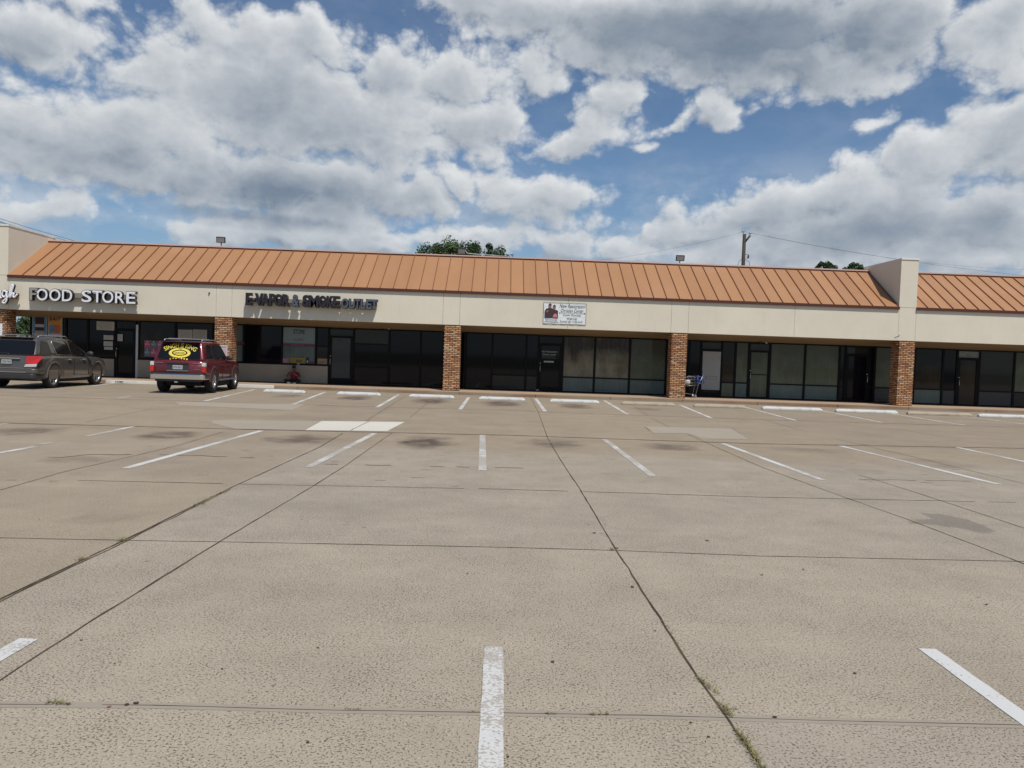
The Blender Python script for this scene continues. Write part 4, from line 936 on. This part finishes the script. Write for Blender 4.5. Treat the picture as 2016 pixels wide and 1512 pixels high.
# maroon four-wheel drive
RS = dict(scale=1.03, paint=paint('maroon_paint', (.135, .009, .017), .3), r=.385, tw=.25, rim=.215, track=.765, sp=6, ax=(1.02, 3.70), arch=.47, rail=m_silver,
    st=[(0, .80, .50, 1.06), (.05, .85, .44, 1.10), (.35, .872, .42, 1.115), (1.0, .875, .42, 1.115), (2.3, .875, .42, 1.11), (3.2, .875, .42, 1.08), (3.9, .865, .45, 1.04), (4.40, .83, .48, .99), (4.55, .72, .52, .90)],
    gy=(.06, .34, 2.25, 3.02), gx=(.80, .655), gz=(1.09, 1.70), side_w=[[(.42, .12), (1.12, .10), (1.12, .86), (.62, .86)], [(1.26, .10), (1.98, .09), (1.98, .87), (1.26, .87)], [(2.05, .09), (2.82, .08), (2.30, .87), (2.05, .87)]],
    rear_w=[(-.86, .07), (.86, .07), (.88, .86), (-.88, .86)], hand=(1.78, 2.55), seam=(1.2, 2.02, 2.98))
rr = G(416, 777)
red, R1, S1 = car(RS, 'parked_car', (-10.72, 25.7, 0), rad(4.5), label='maroon four wheel drive with yellow lettering across its rear window', cat='car', group='cars parked at the kerb')
mb = MB()
for sx in (1, -1):
    pass
def bumper(w_, y0, y1, z0, z1, m, root, name='bumper', ret=.5, bev=.03):
    mb = MB(); V = []; n = 12
    pts = [(-w_, y1)]+[(-w_+.10*(1-cos(a)), y1+(y0-y1)*(sin(a))) for a in (.4, .8, 1.2, pi/2)]
    pts = [(-w_, y1), (-w_+.01, y0+.10), (-w_+.05, y0+.035), (-w_+.13, y0)]+[(w_-.13, y0), (w_-.05, y0+.035), (w_-.01, y0+.10), (w_, y1)]
    for x_, y_ in pts: V += [(x_, y_, z0), (x_, y_, z1), (x_*.9, y_+.1, z1), (x_*.9, y_+.1, z0)]
    k = len(pts); fs = [(4*i+j, 4*i+(j+1) % 4, 4*(i+1)+(j+1) % 4, 4*(i+1)+j) for i in range(k-1) for j in range(4)]+[(0, 1, 2, 3), (4*k-1, 4*k-2, 4*k-3, 4*k-4)]
    mb.add(V, fs); return mb.build(name, m, root, bevel=bev)
bumper(.875, -.11, .50, .47, .645, m_chr, red); bumper(.86, -.085, .45, .645, .675, m_plas, red, 'bumper_step', bev=.008)
mb = MB(); mb.box(-.7, .7, -.02, .3, .40, .50); mb.box(-.06, .06, -.15, .05, .36, .42); mb.build('tow_bar', m_plas, red); mb = MB(); mb.box(-.045, .045, -.165, -.151, .37, .41); mb.build('hitch', m_silver, red)
for sx in (1, -1):
    mb = MB(); mb.box(sx*.745, sx*.872, -.022, .15, .71, .90); l = mb.build('tail_lamp', m_red_l, red, bevel=.02); mb = MB(); mb.box(sx*.745, sx*.868, -.02, .15, .903, 1.03); mb.build('lens', m_clr, l, bevel=.02)
    for wy in RS['ax']:
        mb = MB(); V = []; n = 18
        for i in range(n+1):
            a = pi*(-.01+1.02*i/n)
            for rr_, xx_ in ((.455, .85), (.462, .895), (.505, .892), (.525, .862)): V.append((sx*xx_, wy+cos(a)*rr_, .40+sin(a)*rr_))
        mb.add(V, [(4*i+j, 4*i+j+1, 4*i+j+5, 4*i+j+4) for i in range(n) for j in range(3)], smooth=True); mb.build('wheel_flare', mat('maroon_flare', (.085, .03, .032), .5), red)
    mb = MB(); mb.box(sx*.80, sx*.97, 1.55, 3.2, .40, .45); mb.build('running_board', mat('board_grey', (.10, .11, .12), .5), red, bevel=.015)
mb = MB(); mb.box(-.34, .34, -.018, .02, .76, .99); mb.box(-.34, .34, -.04, -.01, .985, 1.01); pr_ = mb.build('plate_recess', m_plas, red)
mb = MB(); mb.box(-.155, .155, -.028, -.019, .80, .93); pl = mb.build('licence_plate', mat('plate_white', (.40, .42, .42), .5), red); mb = MB(); put_text(mb, 'DTX-0311', -.135, -.0295, .83, .27, .07, .02); mb.build('plate_lettering', m_plas, pl, fix=False)
mb = MB(); mb.box(-.34, .34, -.03, -.02, .745, .758); mb.build('trim', m_silver, red)
mb = MB(); mb.box(-.80, -.45, -.016, 0, 1.0, 1.012); mb.box(.5, .74, -.016, 0, 1.0, 1.01); mb.box(.52, .72, -.016, 0, .80, .808); mb.build('badge', M['alloy'], red)
mb = MB(); mb.tube([(.08, -.02, 1.10), (.06, -.005, 1.14), (-.05, .03, 1.17), (-.38, .05, 1.19)], .011, 6); mb.build('wiper', m_plas, red)
mb = MB(); mb.box(-.60, .60, .17, .42, 1.675, 1.71); mb.build('spoiler', mat('spoiler_plum', (.06, .02, .035), .35, .3, .6), red, bevel=.012); mb = MB(); mb.box(-.12, .12, .162, .170, 1.683, 1.70); mb.build('brake_lamp', m_plas, red)
mb = MB(); mb.box(-.56, .56, 1.35, 1.38, 1.79, 1.81); mb.box(-.56, .56, .75, .78, 1.79, 1.81); mb.build('roof_bar', m_silver, red)
mb = MB(); V, Fs = text_mesh('SINGH IS KING', 1.18, .15, 0, .012)
Vn = []
for x_, y_, z_ in V:
    u = (x_-.59)/.59; an = u*.62; Rr = 1.12
    Vn.append(R1(sin(an)*(Rr+z_*1.6)*.98, (cos(an)*(Rr+z_*1.6)-Rr)+.68, .018))
mb.add(Vn, Fs, 0)
m_yel = mat('sticker_yellow', (.72, .58, .07), .5)
def ringuv(cu, cv, a0, b0, a1, b1, n=28):
    V = []; 
    for i in range(n):
        an = 2*pi*i/n; V += [R1(cu+a0*cos(an), cv+b0*sin(an), .018), R1(cu+a1*cos(an), cv+b1*sin(an), .018)]
    mb.add(V, [(2*i, 2*i+1, (2*i+3) % (2*n), (2*i+2) % (2*n)) for i in range(n)])
ringuv(-.0, .40, .46, .26, .33, .16)
def disc(cu, cv, a, b_, n=16, o=.018): mb.add([R1(cu+a*cos(2*pi*i/n), cv+b_*sin(2*pi*i/n), o) for i in range(n)], [tuple(range(n))])
disc(0, .40, .27, .115, 20)
for k in range(7): disc(-.33+.11*k, .09-.05*abs(3-k)/3+.03, .035, .045, 8)
disc(0, .62, .10, .05, 10)
stk = mb.build('window_sticker', m_yel, red, fix=False); mb = MB(); put_text(mb, 'SARDAR', -.17, 0, 0, .34, .062, .012); mb.v = [tuple(R1(x_/.8, .34+z_*1.65, .021)) for x_, y_, z_ in mb.v]; mb.build('sticker_lettering', m_blk, stk, fix=False)
# grey crossover
GS = dict(scale=1.04, paint=paint('pewter_paint', (.115, .105, .093), .5, .3), r=.375, tw=.225, rim=.25, track=.80, sp=5, ax=(1.02, 3.88), arch=.455, rail=m_silver, hm=None,
    st=[(0, .74, .42, 1.02), (.06, .84, .33, 1.06), (.30, .905, .27, 1.085), (1.0, .925, .27, 1.09), (2.3, .92, .26, 1.07), (3.3, .92, .27, 1.05), (4.1, .91, .27, 1.02), (4.55, .85, .30, .93), (4.77, .70, .34, .76)],
    gy=(.08, .50, 2.50, 3.58), gx=(.845, .645), gz=(1.06, 1.64), cr=.055, bev=.11, side_w=[[(.34, .14), (1.02, .12), (.98, .78), (.62, .86)], [(1.32, .10), (2.20, .08), (2.14, .88), (1.24, .86)], [(2.26, .08), (3.26, .06), (2.54, .86), (2.20, .88)]],
    rear_w=[(-.93, .06), (.93, .06), (.95, .84), (-.95, .84)], hand=(1.85, 2.8), seam=(1.28, 2.24, 3.22))
GS['hm'] = m_silver
gry, R2, S2 = car(GS, 'parked_car', (-16.15, 25.35, 0), rad(1.5), label='pewter grey crossover at the left edge with silver wheels', cat='car', group='cars parked at the kerb')
for sx in (1, -1):
    for wy in GS['ax']:
        mb = MB(); V = []; n = 20
        for i in range(n+1):
            a = pi*(-.02+1.04*i/n)
            for rr_, xx_ in ((.440, .87), (.455, .945), (.54, .940), (.62, .905)): V.append((sx*xx_, wy+cos(a)*rr_, .40+sin(a)*rr_))
        mb.add(V, [(4*i+j, 4*i+j+1, 4*i+j+5, 4*i+j+4) for i in range(n) for j in range(3)], smooth=True); mb.build('fender', GS['paint'], gry)
bumper(.90, -.10, .45, .33, .50, m_plas, gry, 'bumper'); bumper(.93, -.07, .55, .50, .66, GS['paint'], gry, 'bumper_cover'); mb = MB(); mb.box(-.62, .62, -.083, -.07, .535, .55); mb.box(-.8, .8, -.075, -.06, .665, .675); mb.build('bumper_trim', m_silver, gry)
for sx in (1, -1):
    mb = MB(); V = [(.62, -.10, .80), (.935, .00, .82), (.985, .27, 1.05), (.66, -.07, 1.07)]; V = [(sx*a, b_, c) for a, b_, c in V]+[(sx*(a-.12), b_+.14, c) for a, b_, c in V]
    mb.add(V, [(0, 1, 2, 3), (4, 7, 6, 5), (0, 4, 5, 1), (1, 5, 6, 2), (2, 6, 7, 3), (3, 7, 4, 0)]); l = mb.build('tail_lamp', m_red_l, gry, bevel=.02)
    mb = MB(); V = [(.58, -.10, .71), (.90, -.005, .72), (.935, .0, .815), (.62, -.10, .795)]; V = [(sx*a, b_-.004, c) for a, b_, c in V]+[(sx*(a-.05), b_+.08, c) for a, b_, c in V]
    mb.add(V, [(0, 1, 2, 3), (4, 7, 6, 5), (0, 4, 5, 1), (1, 5, 6, 2), (2, 6, 7, 3), (3, 7, 4, 0)]); mb.build('lens', m_clr, l, bevel=.01)
    mb = MB(); pts = [S2(sx, y, t, .014) for y, t in ((3.28, .04), (1.30, .075), (1.24, .40), (1.20, .80), (1.30, .92), (2.15, .93), (2.56, .90))]
    mb.tube(pts, .011, 6); mb.build('window_trim', m_chr, gry)
mb = MB(); mb.box(-.42, .42, -.045, -.0, .955, 1.0); mb.build('tailgate_bar', m_chr, gry, bevel=.012)
mb = MB(); mb.box(-.155, .155, -.035, -.01, .80, .93); pl = mb.build('licence_plate', M['plate_white'], gry); mb = MB(); put_text(mb, 'CXR-7418', -.135, -.0365, .83, .27, .07, .02); mb.build('plate_lettering', m_plas, pl, fix=False)
mb = MB(); mb.box(-.54, .54, .40, .62, 1.635, 1.665); mb.build('spoiler', GS['paint'], gry, bevel=.012)
mb = MB(); mb.tube([(0, .06, 1.06), (0, .10, 1.12), (-.5, .14, 1.15)], .012, 6); mb.build('wiper', m_plas, gry)
mb = MB(); mb.box(-.02, .02, 1.0, 1.12, 1.67, 1.73); mb.build('aerial', m_plas, gry, bevel=.008)

# ------------------------------------------------------------------ seated person
pX = onY(577, 740, 33.05).x
per = empty('person', (pX, 33.22, WZ-.02), label='person in a red shirt sitting cross-legged against the beige wall', cat='person'); per.scale = (.92, .92, .92)
def skin(edges, verts, root=0, sub=2):
    me = bpy.data.meshes.new('s'); me.from_pydata([v[0] for v in verts], edges, []); o = bpy.data.objects.new('s', me); C.objects.link(o)
    o.modifiers.new('k', 'SKIN')
    if not me.skin_vertices: pass
    sv = me.skin_vertices[0].data
    for i, v in enumerate(verts): sv[i].radius = v[1] if isinstance(v[1], tuple) else (v[1], v[1]); sv[i].use_root = (i == root)
    s = o.modifiers.new('u', 'SUBSURF'); s.levels = sub; s.render_levels = sub
    bpy.context.view_layer.update(); r = eval_mesh(o); bpy.data.objects.remove(o); return r
vs_ = [((0, 0, .12), (.16, .13)), ((0, -.01, .30), (.15, .11)), ((0, -.02, .48), (.17, .11)), ((0, -.03, .58), (.07, .06)), ((0, -.055, .645), (.062, .062)), ((0, -.075, .70), (.098, .105)), ((0, -.08, .79), (.10, .115))]
ed = [(i, i+1) for i in range(6)]
def chain(start, pts):
    k = start
    for p in pts: vs_.append(p); ed.append((k, len(vs_)-1)); k = len(vs_)-1
for s in (-1, 1):
    chain(2, [((s*.19, -.03, .52), .065), ((s*.30, -.14, .36), .050), ((s*.18, -.30, .43), .036), ((s*.035, -.36, .53), .027)])
    chain(0, [((s*.13, -.06, .11), .10), ((s*.36, -.30, .17), .072), ((s*.16, -.44, .09), .055), ((s*-.06, -.44, .06), .04)])
me = skin(ed, vs_)
bm = bmesh.new(); bm.from_mesh(me)
# fingers
for s in (-1, 1):
    for k in range(4):
        L = (.045, .05, .047, .038)[k]; b0 = Vector((s*.018, -.365+.0-.02*k+.03, .545)); 
        m2 = skin([(0, 1), (1, 2)], [(tuple(b0), .009), (tuple(b0+Vector((-s*.006, -.004, L*.5))), .0085), (tuple(b0+Vector((-s*.010, .0, L))), .007)], 0, 1); bm.from_mesh(m2)
    b0 = Vector((s*.03, -.335, .53)); m2 = skin([(0, 1), (1, 2)], [(tuple(b0), .011), (tuple(b0+Vector((0, .018, .018))), .010), (tuple(b0+Vector((-s*.01, .022, .04))), .008)], 0, 1); bm.from_mesh(m2)
# nose and ears
for c_, r_ in (((0, -.182, .735), .014), ((.088, -.07, .735), .018), ((-.088, -.07, .735), .018)):
    bmesh.ops.create_uvsphere(bm, u_segments=8, v_segments=6, radius=r_, matrix=Matrix.Translation(c_))
me = bpy.data.meshes.new('body'); bm.to_mesh(me); bm.free()
for m_ in (mat('skin', (.17, .08, .055), .6), mat('red_shirt', (.16, .010, .015), .8, var=.15), mat('dark_trousers', (.012, .012, .016), .85)): me.materials.append(m_)
for p in me.polygons:
    c_ = p.center; p.use_smooth = True
    p.material_index = 2 if c_.z < (.235 if abs(c_.x) < .16 else .30) and not (c_.y < -.40 and abs(c_.x) < .02) else (1 if c_.z < .575 and c_.y > -.20 and not (c_.y < -.20) else 0)
o = bpy.data.objects.new('body', me); C.objects.link(o); o.parent = per
mb = MB(); mb.ball((0, -.068, .80), .105, 12, .95, 1.02, .78); mb.build('hair', mat('dark_hair', (.012, .008, .007), .7), per)
mb = MB()
for s in (-1, 1): mb.ball((s*.032, -.176, .752), .009, 6)
mb.box(-.024, .024, -.176, -.166, .690, .697); mb.build('eyes', m_blk, per)
mb = MB()
for s in (-1, 1): mb.ball((s*-.13, -.46, .05), .06, 10, 1.7, .8, .7)
mb.build('shoes', mat('grey_shoe', (.16, .16, .17), .7), per)
mb = MB(); cx = onY(560, 752, 33.1); mb.lathe([(0, 0), (.035, 0), (.038, .14), (.02, .17), (.018, .20), (0, .20)], 'z', (0, 0, 0), 14); o = mb.build('bottle', mat('bottle_brown', (.03, .02, .012), .3)); o.location = (cx.x, 33.2, WZ+.001); tag(o, label='small dark bottle standing beside the seated person', cat='bottle')
mb = MB(); cx = onY(587, 717, YW-.1); mb.lathe([(0, 0), (.045, 0), (.05, .03), (.048, .03), (.04, .008)], 'z', (0, 0, 0), 14); o = mb.build('white_cup', m_white); o.location = (cx.x, YW-.06+.0, ZB+.031); tag(o, label='small white cup lying on the window sill above the person', cat='cup')

# ------------------------------------------------------------------ shopping cart
m_cb = mat('cart_blue', (.015, .065, .30), .4); m_cw = mat('cart_wire', (.35, .36, .38), .35, .8)
ct = empty('shopping_cart', (onY(1352, 790, 32.5).x, 32.55, WZ), label='metal shopping cart with blue child seat half hidden by the brick column', cat='shopping cart')
mb = MB()
x0, x1, xh = -.45, .42, .60      # basket along x, handle at +x
def bar(a, b_, r=.006, m_=None): mb.tube([a, b_], r, 6)
for zt_, sh in ((.95, 0), (.80, .03), (.66, .06), (.55, .08)):
    for s in (-1, 1): bar((x0+sh*1.5, s*(.24-sh*.5), zt_-.08), (x1-sh*.3, s*(.28-sh*.5), zt_))
    bar((x0+sh*1.5, -(.24-sh*.5), zt_-.08), (x0+sh*1.5, (.24-sh*.5), zt_-.08)); bar((x1-sh*.3, -(.28-sh*.5), zt_), (x1-sh*.3, (.28-sh*.5), zt_))
for i in range(15):
    t = i/14; xa_ = x0+(x1-x0)*t; xb_ = (x0+.12)+(x1-.024-x0-.12)*t
    for s in (-1, 1): bar((xa_, s*(.24+.04*t), .87+.08*t), (xb_, s*(.20+.04*t), .47+.08*t), .003)
for i in range(9):
    y_ = -.2+.05*i; bar((x0+.12, y_, .47), (x1-.024, y_*1.15, .55), .003); bar((x0, y_*1.2, .87), (x0+.12, y_, .47), .003)
mb.build('basket', m_cw, ct)
mb = MB()
for s in (-1, 1):
    mb.tube([(xh, s*.27, .98), (x1-.02, s*.27, .55), (x1-.1, s*.25, .12)], .012, 8); mb.tube([(x1-.1, s*.25, .14), (x0+.1, s*.17, .20), (x0+.12, s*.2, .47)], .012, 8)
for i in range(6): y_ = -.15+.06*i; bar((x0+.12, y_, .20), (x1-.1, y_, .14), .004)
mb.build('chassis', m_cw, ct)
mb = MB(); mb.tube([(xh, -.28, .98), (xh, .28, .98)], .018, 10); mb.build('handle', m_cb, ct)
mb = MB(); fr_ = [((x1-.06, -.27, .93), (x1+.22, -.25, .90)), ((x1-.06, -.27, .62), (x1+.22, -.25, .62)), ((x1-.06, -.27, .93), (x1-.06, -.27, .62)), ((x1+.22, -.25, .90), (x1+.22, -.25, .62)), ((x1-.06, -.27, .77), (x1+.22, -.25, .77))]
for a, b_ in fr_:
    for s in (1, -1): mb.tube([(a[0], a[1]*s, a[2]), (b_[0], b_[1]*s, b_[2])], .014, 6)
mb.box(x1-.06, x1+.0, -.25, .25, .60, .93); mb.build('child_seat', m_cb, ct)
for xx_, s in ((x1-.1, 1), (x1-.1, -1), (x0+.12, 1), (x0+.12, -1)):
    mb = MB(); mb.lathe([(0, -.012), (.055, -.012), (.06, 0), (.055, .012), (0, .012)], 'y', (xx_, s*.22, .06), 16); mb.tube([(xx_, s*.22, .06), (xx_-.02, s*.22, .15)], .01, 6); mb.build('caster', m_cw, ct)
mb = MB(); mb.ball((0, 0, .1), .12, 10, 1.15, 1, .95); 
mb.v = [(a+random.gauss(0, .008), b_+random.gauss(0, .008), c+random.gauss(0, .008)) for a, b_, c in mb.v]
o = mb.build('plastic_bag', mat('bag_white', (.62, .60, .57), .6)); o.location = (onY(1355, 755, 32.25).x+.02, 32.5, WZ+.56); tag(o, label='white plastic bag inside the shopping cart', cat='bag')

# ------------------------------------------------------------------ things on the roof and the canopy
m_fl = mat('flood_black', (.02, .022, .03), .5); m_flg = mat('flood_lens', (.42, .38, .35), .3)
def flood(px, py, lb, tilt):
    p = onY(px, py, 36.0); r = empty('floodlight', (p.x, 36.0, 5.2), label=lb, cat='floodlight', group='floodlights on the roof')
    zt_ = p.z-5.2
    mb = MB(); mb.tube([(0, .05, 0), (0, .05, zt_-.18)], .022, 8); mb.tube([(-.0, .05, zt_-.18), (0, .02, zt_-.1)], .03, 8); mb.build('pole', m_fl, r)
    h = empty('x', (0, 0, 0)); bpy.data.objects.remove(h)
    V = []; 
    for y_, sx, sz in ((-.06, .20, .135), (.02, .20, .135), (.10, .12, .09)):
        V += [(-sx, y_, -sz), (sx, y_, -sz), (sx, y_, sz), (-sx, y_, sz)]
    mb = MB(); mb.add(V, [(0, 1, 2, 3), (8, 11, 10, 9)]+[(4*i+j, 4*i+4+j, 4*i+4+(j+1) % 4, 4*i+(j+1) % 4) for i in range(2) for j in range(4)]); hd = mb.build('head', m_fl, r, bevel=.01)
    hd.location = (0, 0, zt_); hd.rotation_euler = (rad(22), 0, tilt); mb = MB(); mb.box(-.17, .155, -.066, -.061, -.105, .105); mb.build('lens', m_flg, hd)
flood(435, 472, 'floodlight on the roof near the left end', .2); flood(909.5, 494.5, 'floodlight in front of the tree behind the roof', -.1); flood(1339, 508, 'floodlight left of the utility pole', 0)
p = onY(918, 500, 35.5); mb = MB(); mb.tube([onY(916, 492, 35.5), onY(920, 499, 35.5), onY(960, 502, 35.5), onY(1003, 504.5, 35.5)], .015, 6); tag(mb.build('conduit', m_silver, fix=False), label='thin conduit running along the ridge from the middle floodlight', cat='conduit')
def spot(px, py, lb):
    p = onY(px, py, YW-.1); r = empty('wall_light', (p.x, YW-.06, p.z), label=lb, cat='light', group='twin security lights under the canopy')
    mb = MB(); mb.lathe([(0, -.02), (.05, -.018), (.05, .02)], 'y', (0, 0, 0), 12); mb.build('base', m_fl, r)
    for s in (-1, 1):
        mb = MB(); mb.tube([(s*.02, -.02, 0), (s*.09, -.06, -.01), (s*.17, -.13, -.04)], [.02, .03, .055], 10); mb.build('lamp', m_fl if s < 0 else m_silver, r)
spot(1502, 673, 'twin security light over the glass door right of the shopping cart'); spot(760, 645, 'small security light under the canopy left of the middle column')
mb = MB(); p = onY(412, 577, YC-.02); mb.ball((0, -.03, 0), .035, 8); mb.tube([(0, .02, 0), (0, -.02, 0)], .012, 6); o = mb.build('fascia_bracket', m_fl); o.location = (p.x, YC, p.z); tag(o, label='small dark fitting on the fascia between the two shop signs', cat='bracket')
mb = MB(); mb.tube([onY(1762, 664, YC-.02), onY(1768, 660.5, YC-.02), onY(1771, 658, YC-.02)], .012, 6); mb.ball(onY(1771, 658, YC-.03), .03, 8); tag(mb.build('conduit', m_copw, fix=False), label='short white conduit on the fascia above the parapet column', cat='conduit')

# ------------------------------------------------------------------ utility pole and wires
def wood_fn(T, b, oc): T.put(b.inputs['Base Color'], T.mix(T.map(T.noise(T.mapping(oc, scale=(8, 8, .6)), 2, 5, .6), .3, .7), (.03, .025, .02), (.085, .068, .05)))
m_wood = mat('pole_wood', rough=.9, fn=wood_fn); YP = 54.0
pb = onY(1463, 523, YP); pt = onY(1465.5, 461, YP); px_ = pb.x
up = empty('utility_pole', (px_, YP, 0), label='weathered wooden utility pole with a splintered top above the roof', cat='utility pole')
zt_ = pt.z; mb = MB(); mb.tube([(0, 0, 0), (0, 0, zt_*.6), (0, 0, zt_)], [.16, .14, .12], 12); mb.build('post', m_wood, up)
mb = MB(); mb.tube([(.05, -.05, zt_-.55), (.38, -.05, zt_-.1)], .07, 8); mb.build('brace', m_wood, up)
for x_, z_ in ((-.12, zt_+.16), (.38, zt_+.05)):
    mb = MB(); mb.tube([(x_, -.05, z_-.25), (x_, -.05, z_)], .02, 6); mb.lathe([(0, z_-.02), (.10, z_-.02), (.10, z_+.02), (.05, z_+.07), (0, z_+.08)], 'z', (x_, -.05, 0), 10); mb.build('insulator', mat('porcelain', (.35, .33, .32), .4), up)
mb = MB(); mb.tube([(.1, -.1, zt_-1.45), (.3, -.1, zt_-1.4), (.3, -.1, zt_-1.6), (.2, -.1, zt_-1.75)], .02, 6); mb.box(.26, .34, -.15, -.05, zt_-1.7, zt_-1.48); mb.tube([(-.1, -.1, zt_-1.75), (-.32, -.1, zt_-1.9), (-.42, -.1, zt_-2.2), (-.35, -.1, zt_-2.3)], .015, 6); mb.tube([(.1, -.1, zt_-1.8), (.4, -.1, zt_-1.95), (.45, -.1, zt_-2.4)], .015, 6); mb.build('cutout_fuse', m_fl, up)
m_wire = mat('wire', (.04, .04, .045), .6)
def wire(p, q, sag, r, lb, n=20, group=None):
    p = Vector(p); q = Vector(q); mb = MB(); mb.tube([p.lerp(q, i/n)-Vector((0, 0, sag*4*(i/n)*(1-i/n))) for i in range(n+1)], r, 5)
    tag(mb.build('power_line', m_wire, fix=False), label=lb, cat='power line', group=group)
wire((px_+.38, YP-.05, zt_+.1), onY(2060, 547, YP+6), .3, .007, 'wire sloping down right from the pole to beyond the parapet', group='wires from the utility pole')
wire((px_-.12, YP-.05, zt_+.2), onY(2060, 532, YP+9), .6, .005, 'uppermost wire running right from the pole', group='wires from the utility pole')
wire((px_-.12, YP-.05, zt_+.15), onY(980, 520, YP+20), .8, .005, 'long faint wire running left from the pole to the tree', group='wires from the utility pole')
for i, (a, b_, lb) in enumerate((((-60,410),(152,471),'highest of the dark wires passing over the left parapet'),((-60,417),(142,471),'middle dark wire passing over the left parapet'),((-60,416),(114,470),'lowest dark wire meeting the left parapet top'))):
    wire(onY(*a, 52), onY(b_[0]+60, b_[1]+20, 58), .12, .014, lb, group='wires at the left end')

# ------------------------------------------------------------------ trees
_ = 0
def leafm(name, c): return mat(name, c, .6, var=.35, vscale=2)
m_lf = [leafm('leaf_dark', (.028, .055, .014)), leafm('leaf_mid', (.05, .09, .022)), leafm('leaf_light', (.09, .14, .035))]
m_bark = mat('bark', (.09, .065, .045), .9, var=.2)
def tree(loc, H, crown_r, crown_h, lb, n=5200, leaf=.18, clumps=46, seed=1, group='trees behind the shops', gapy=1.0):
    rnd = random.Random(seed); r = empty('tree', loc, label=lb, cat='tree', group=group); mb = MB(); zc = H-crown_h*.5; cl = []
    for i in range(clumps):
        while True:
            v = Vector((rnd.uniform(-1, 1), rnd.uniform(-1, 1), rnd.uniform(-1, 1)))
            if v.length < 1: break
        v = v.normalized()*(v.length**.45) if v.length > 0 else v
        cl.append((Vector((v.x*crown_r, v.y*crown_r, zc+v.z*crown_h*.5)), rnd.uniform(.4, .9)*crown_r*.32, rnd.random()))
    for c_, cr_, tone in cl:
        for _ in range(n//clumps):
            d = Vector((rnd.gauss(0, 1), rnd.gauss(0, 1), rnd.gauss(0, .75))).normalized()*cr_*rnd.random()**.4; p = c_+d
            a = Vector((rnd.uniform(-1, 1), rnd.uniform(-1, 1), rnd.uniform(-.6, .6))).normalized()*leaf*rnd.uniform(.5, 1.1); b_ = a.orthogonal().normalized()*leaf*rnd.uniform(.3, .6)
            b_.rotate(Matrix.Rotation(rnd.uniform(0, 6.28), 3, a))
            k = 0 if tone < .4 else 1 if tone < .8 else 2
            if rnd.random() < .25: k = rnd.randint(0, 2)
            mb.add([p-a*.5, p+b_*.5, p+a*.5, p-b_*.5], [(0, 1, 2, 3)], k)
    mb.build('crown', m_lf, r, fix=False)
    mb = MB(); mb.tube([(0, 0, 0), (.1, 0, H*.25), (0, .1, H*.5), (0, 0, H*.75)], [H*.028, H*.022, H*.016, H*.008], 10)
    for c_, cr_, t in cl[:22]:
        s = Vector((0, 0, H*rnd.uniform(.3, .6))); mb.tube([s, s.lerp(c_, .5)+Vector((0, 0, .2)), c_], [H*.009, H*.006, H*.003], 6)
    mb.build('trunk', m_bark, r)
def tree_at(pxc, pyt, pxw, Y, lb, ch=None, **k):
    p = onY(pxc, pyt, Y); rr_ = pxw/2*Y/F; tree((p.x, Y, 0), p.z, rr_, ch or min(p.z*.75, rr_*1.7), lb, **k)
tree_at(880, 478, 130, 50, 'broad tree behind the roof, left half of the middle clump', seed=3, n=22000, clumps=110)
tree_at(950, 480, 112, 51.5, 'tree behind the roof, right half of the middle clump', seed=5, n=18000, clumps=90)
tree_at(1626, 516, 42, 62, 'small treetop peeking over the roof left of the right parapet', seed=6, n=7000, clumps=60)
tree_at(1682, 520, 36, 63, 'small treetop touching the right parapet top', seed=8, n=7000, clumps=60)
tree_at(48, 628, 60, 62, 'bushy tree seen through the gap beside the left brick column', seed=11, n=9000, clumps=60, group='trees beyond the left end')
tree_at(20, 640, 80, 58, 'low dense tree behind the left brick column', seed=12, n=9000, clumps=60, group='trees beyond the left end')
tree_at(85, 612, 70, 66, 'taller tree just behind the storefront corner', seed=13, n=8000, clumps=60, group='trees beyond the left end')
tree_at(-60, 600, 110, 64, 'tree beyond the left edge of the shops', seed=14, n=7000, group='trees beyond the left end')
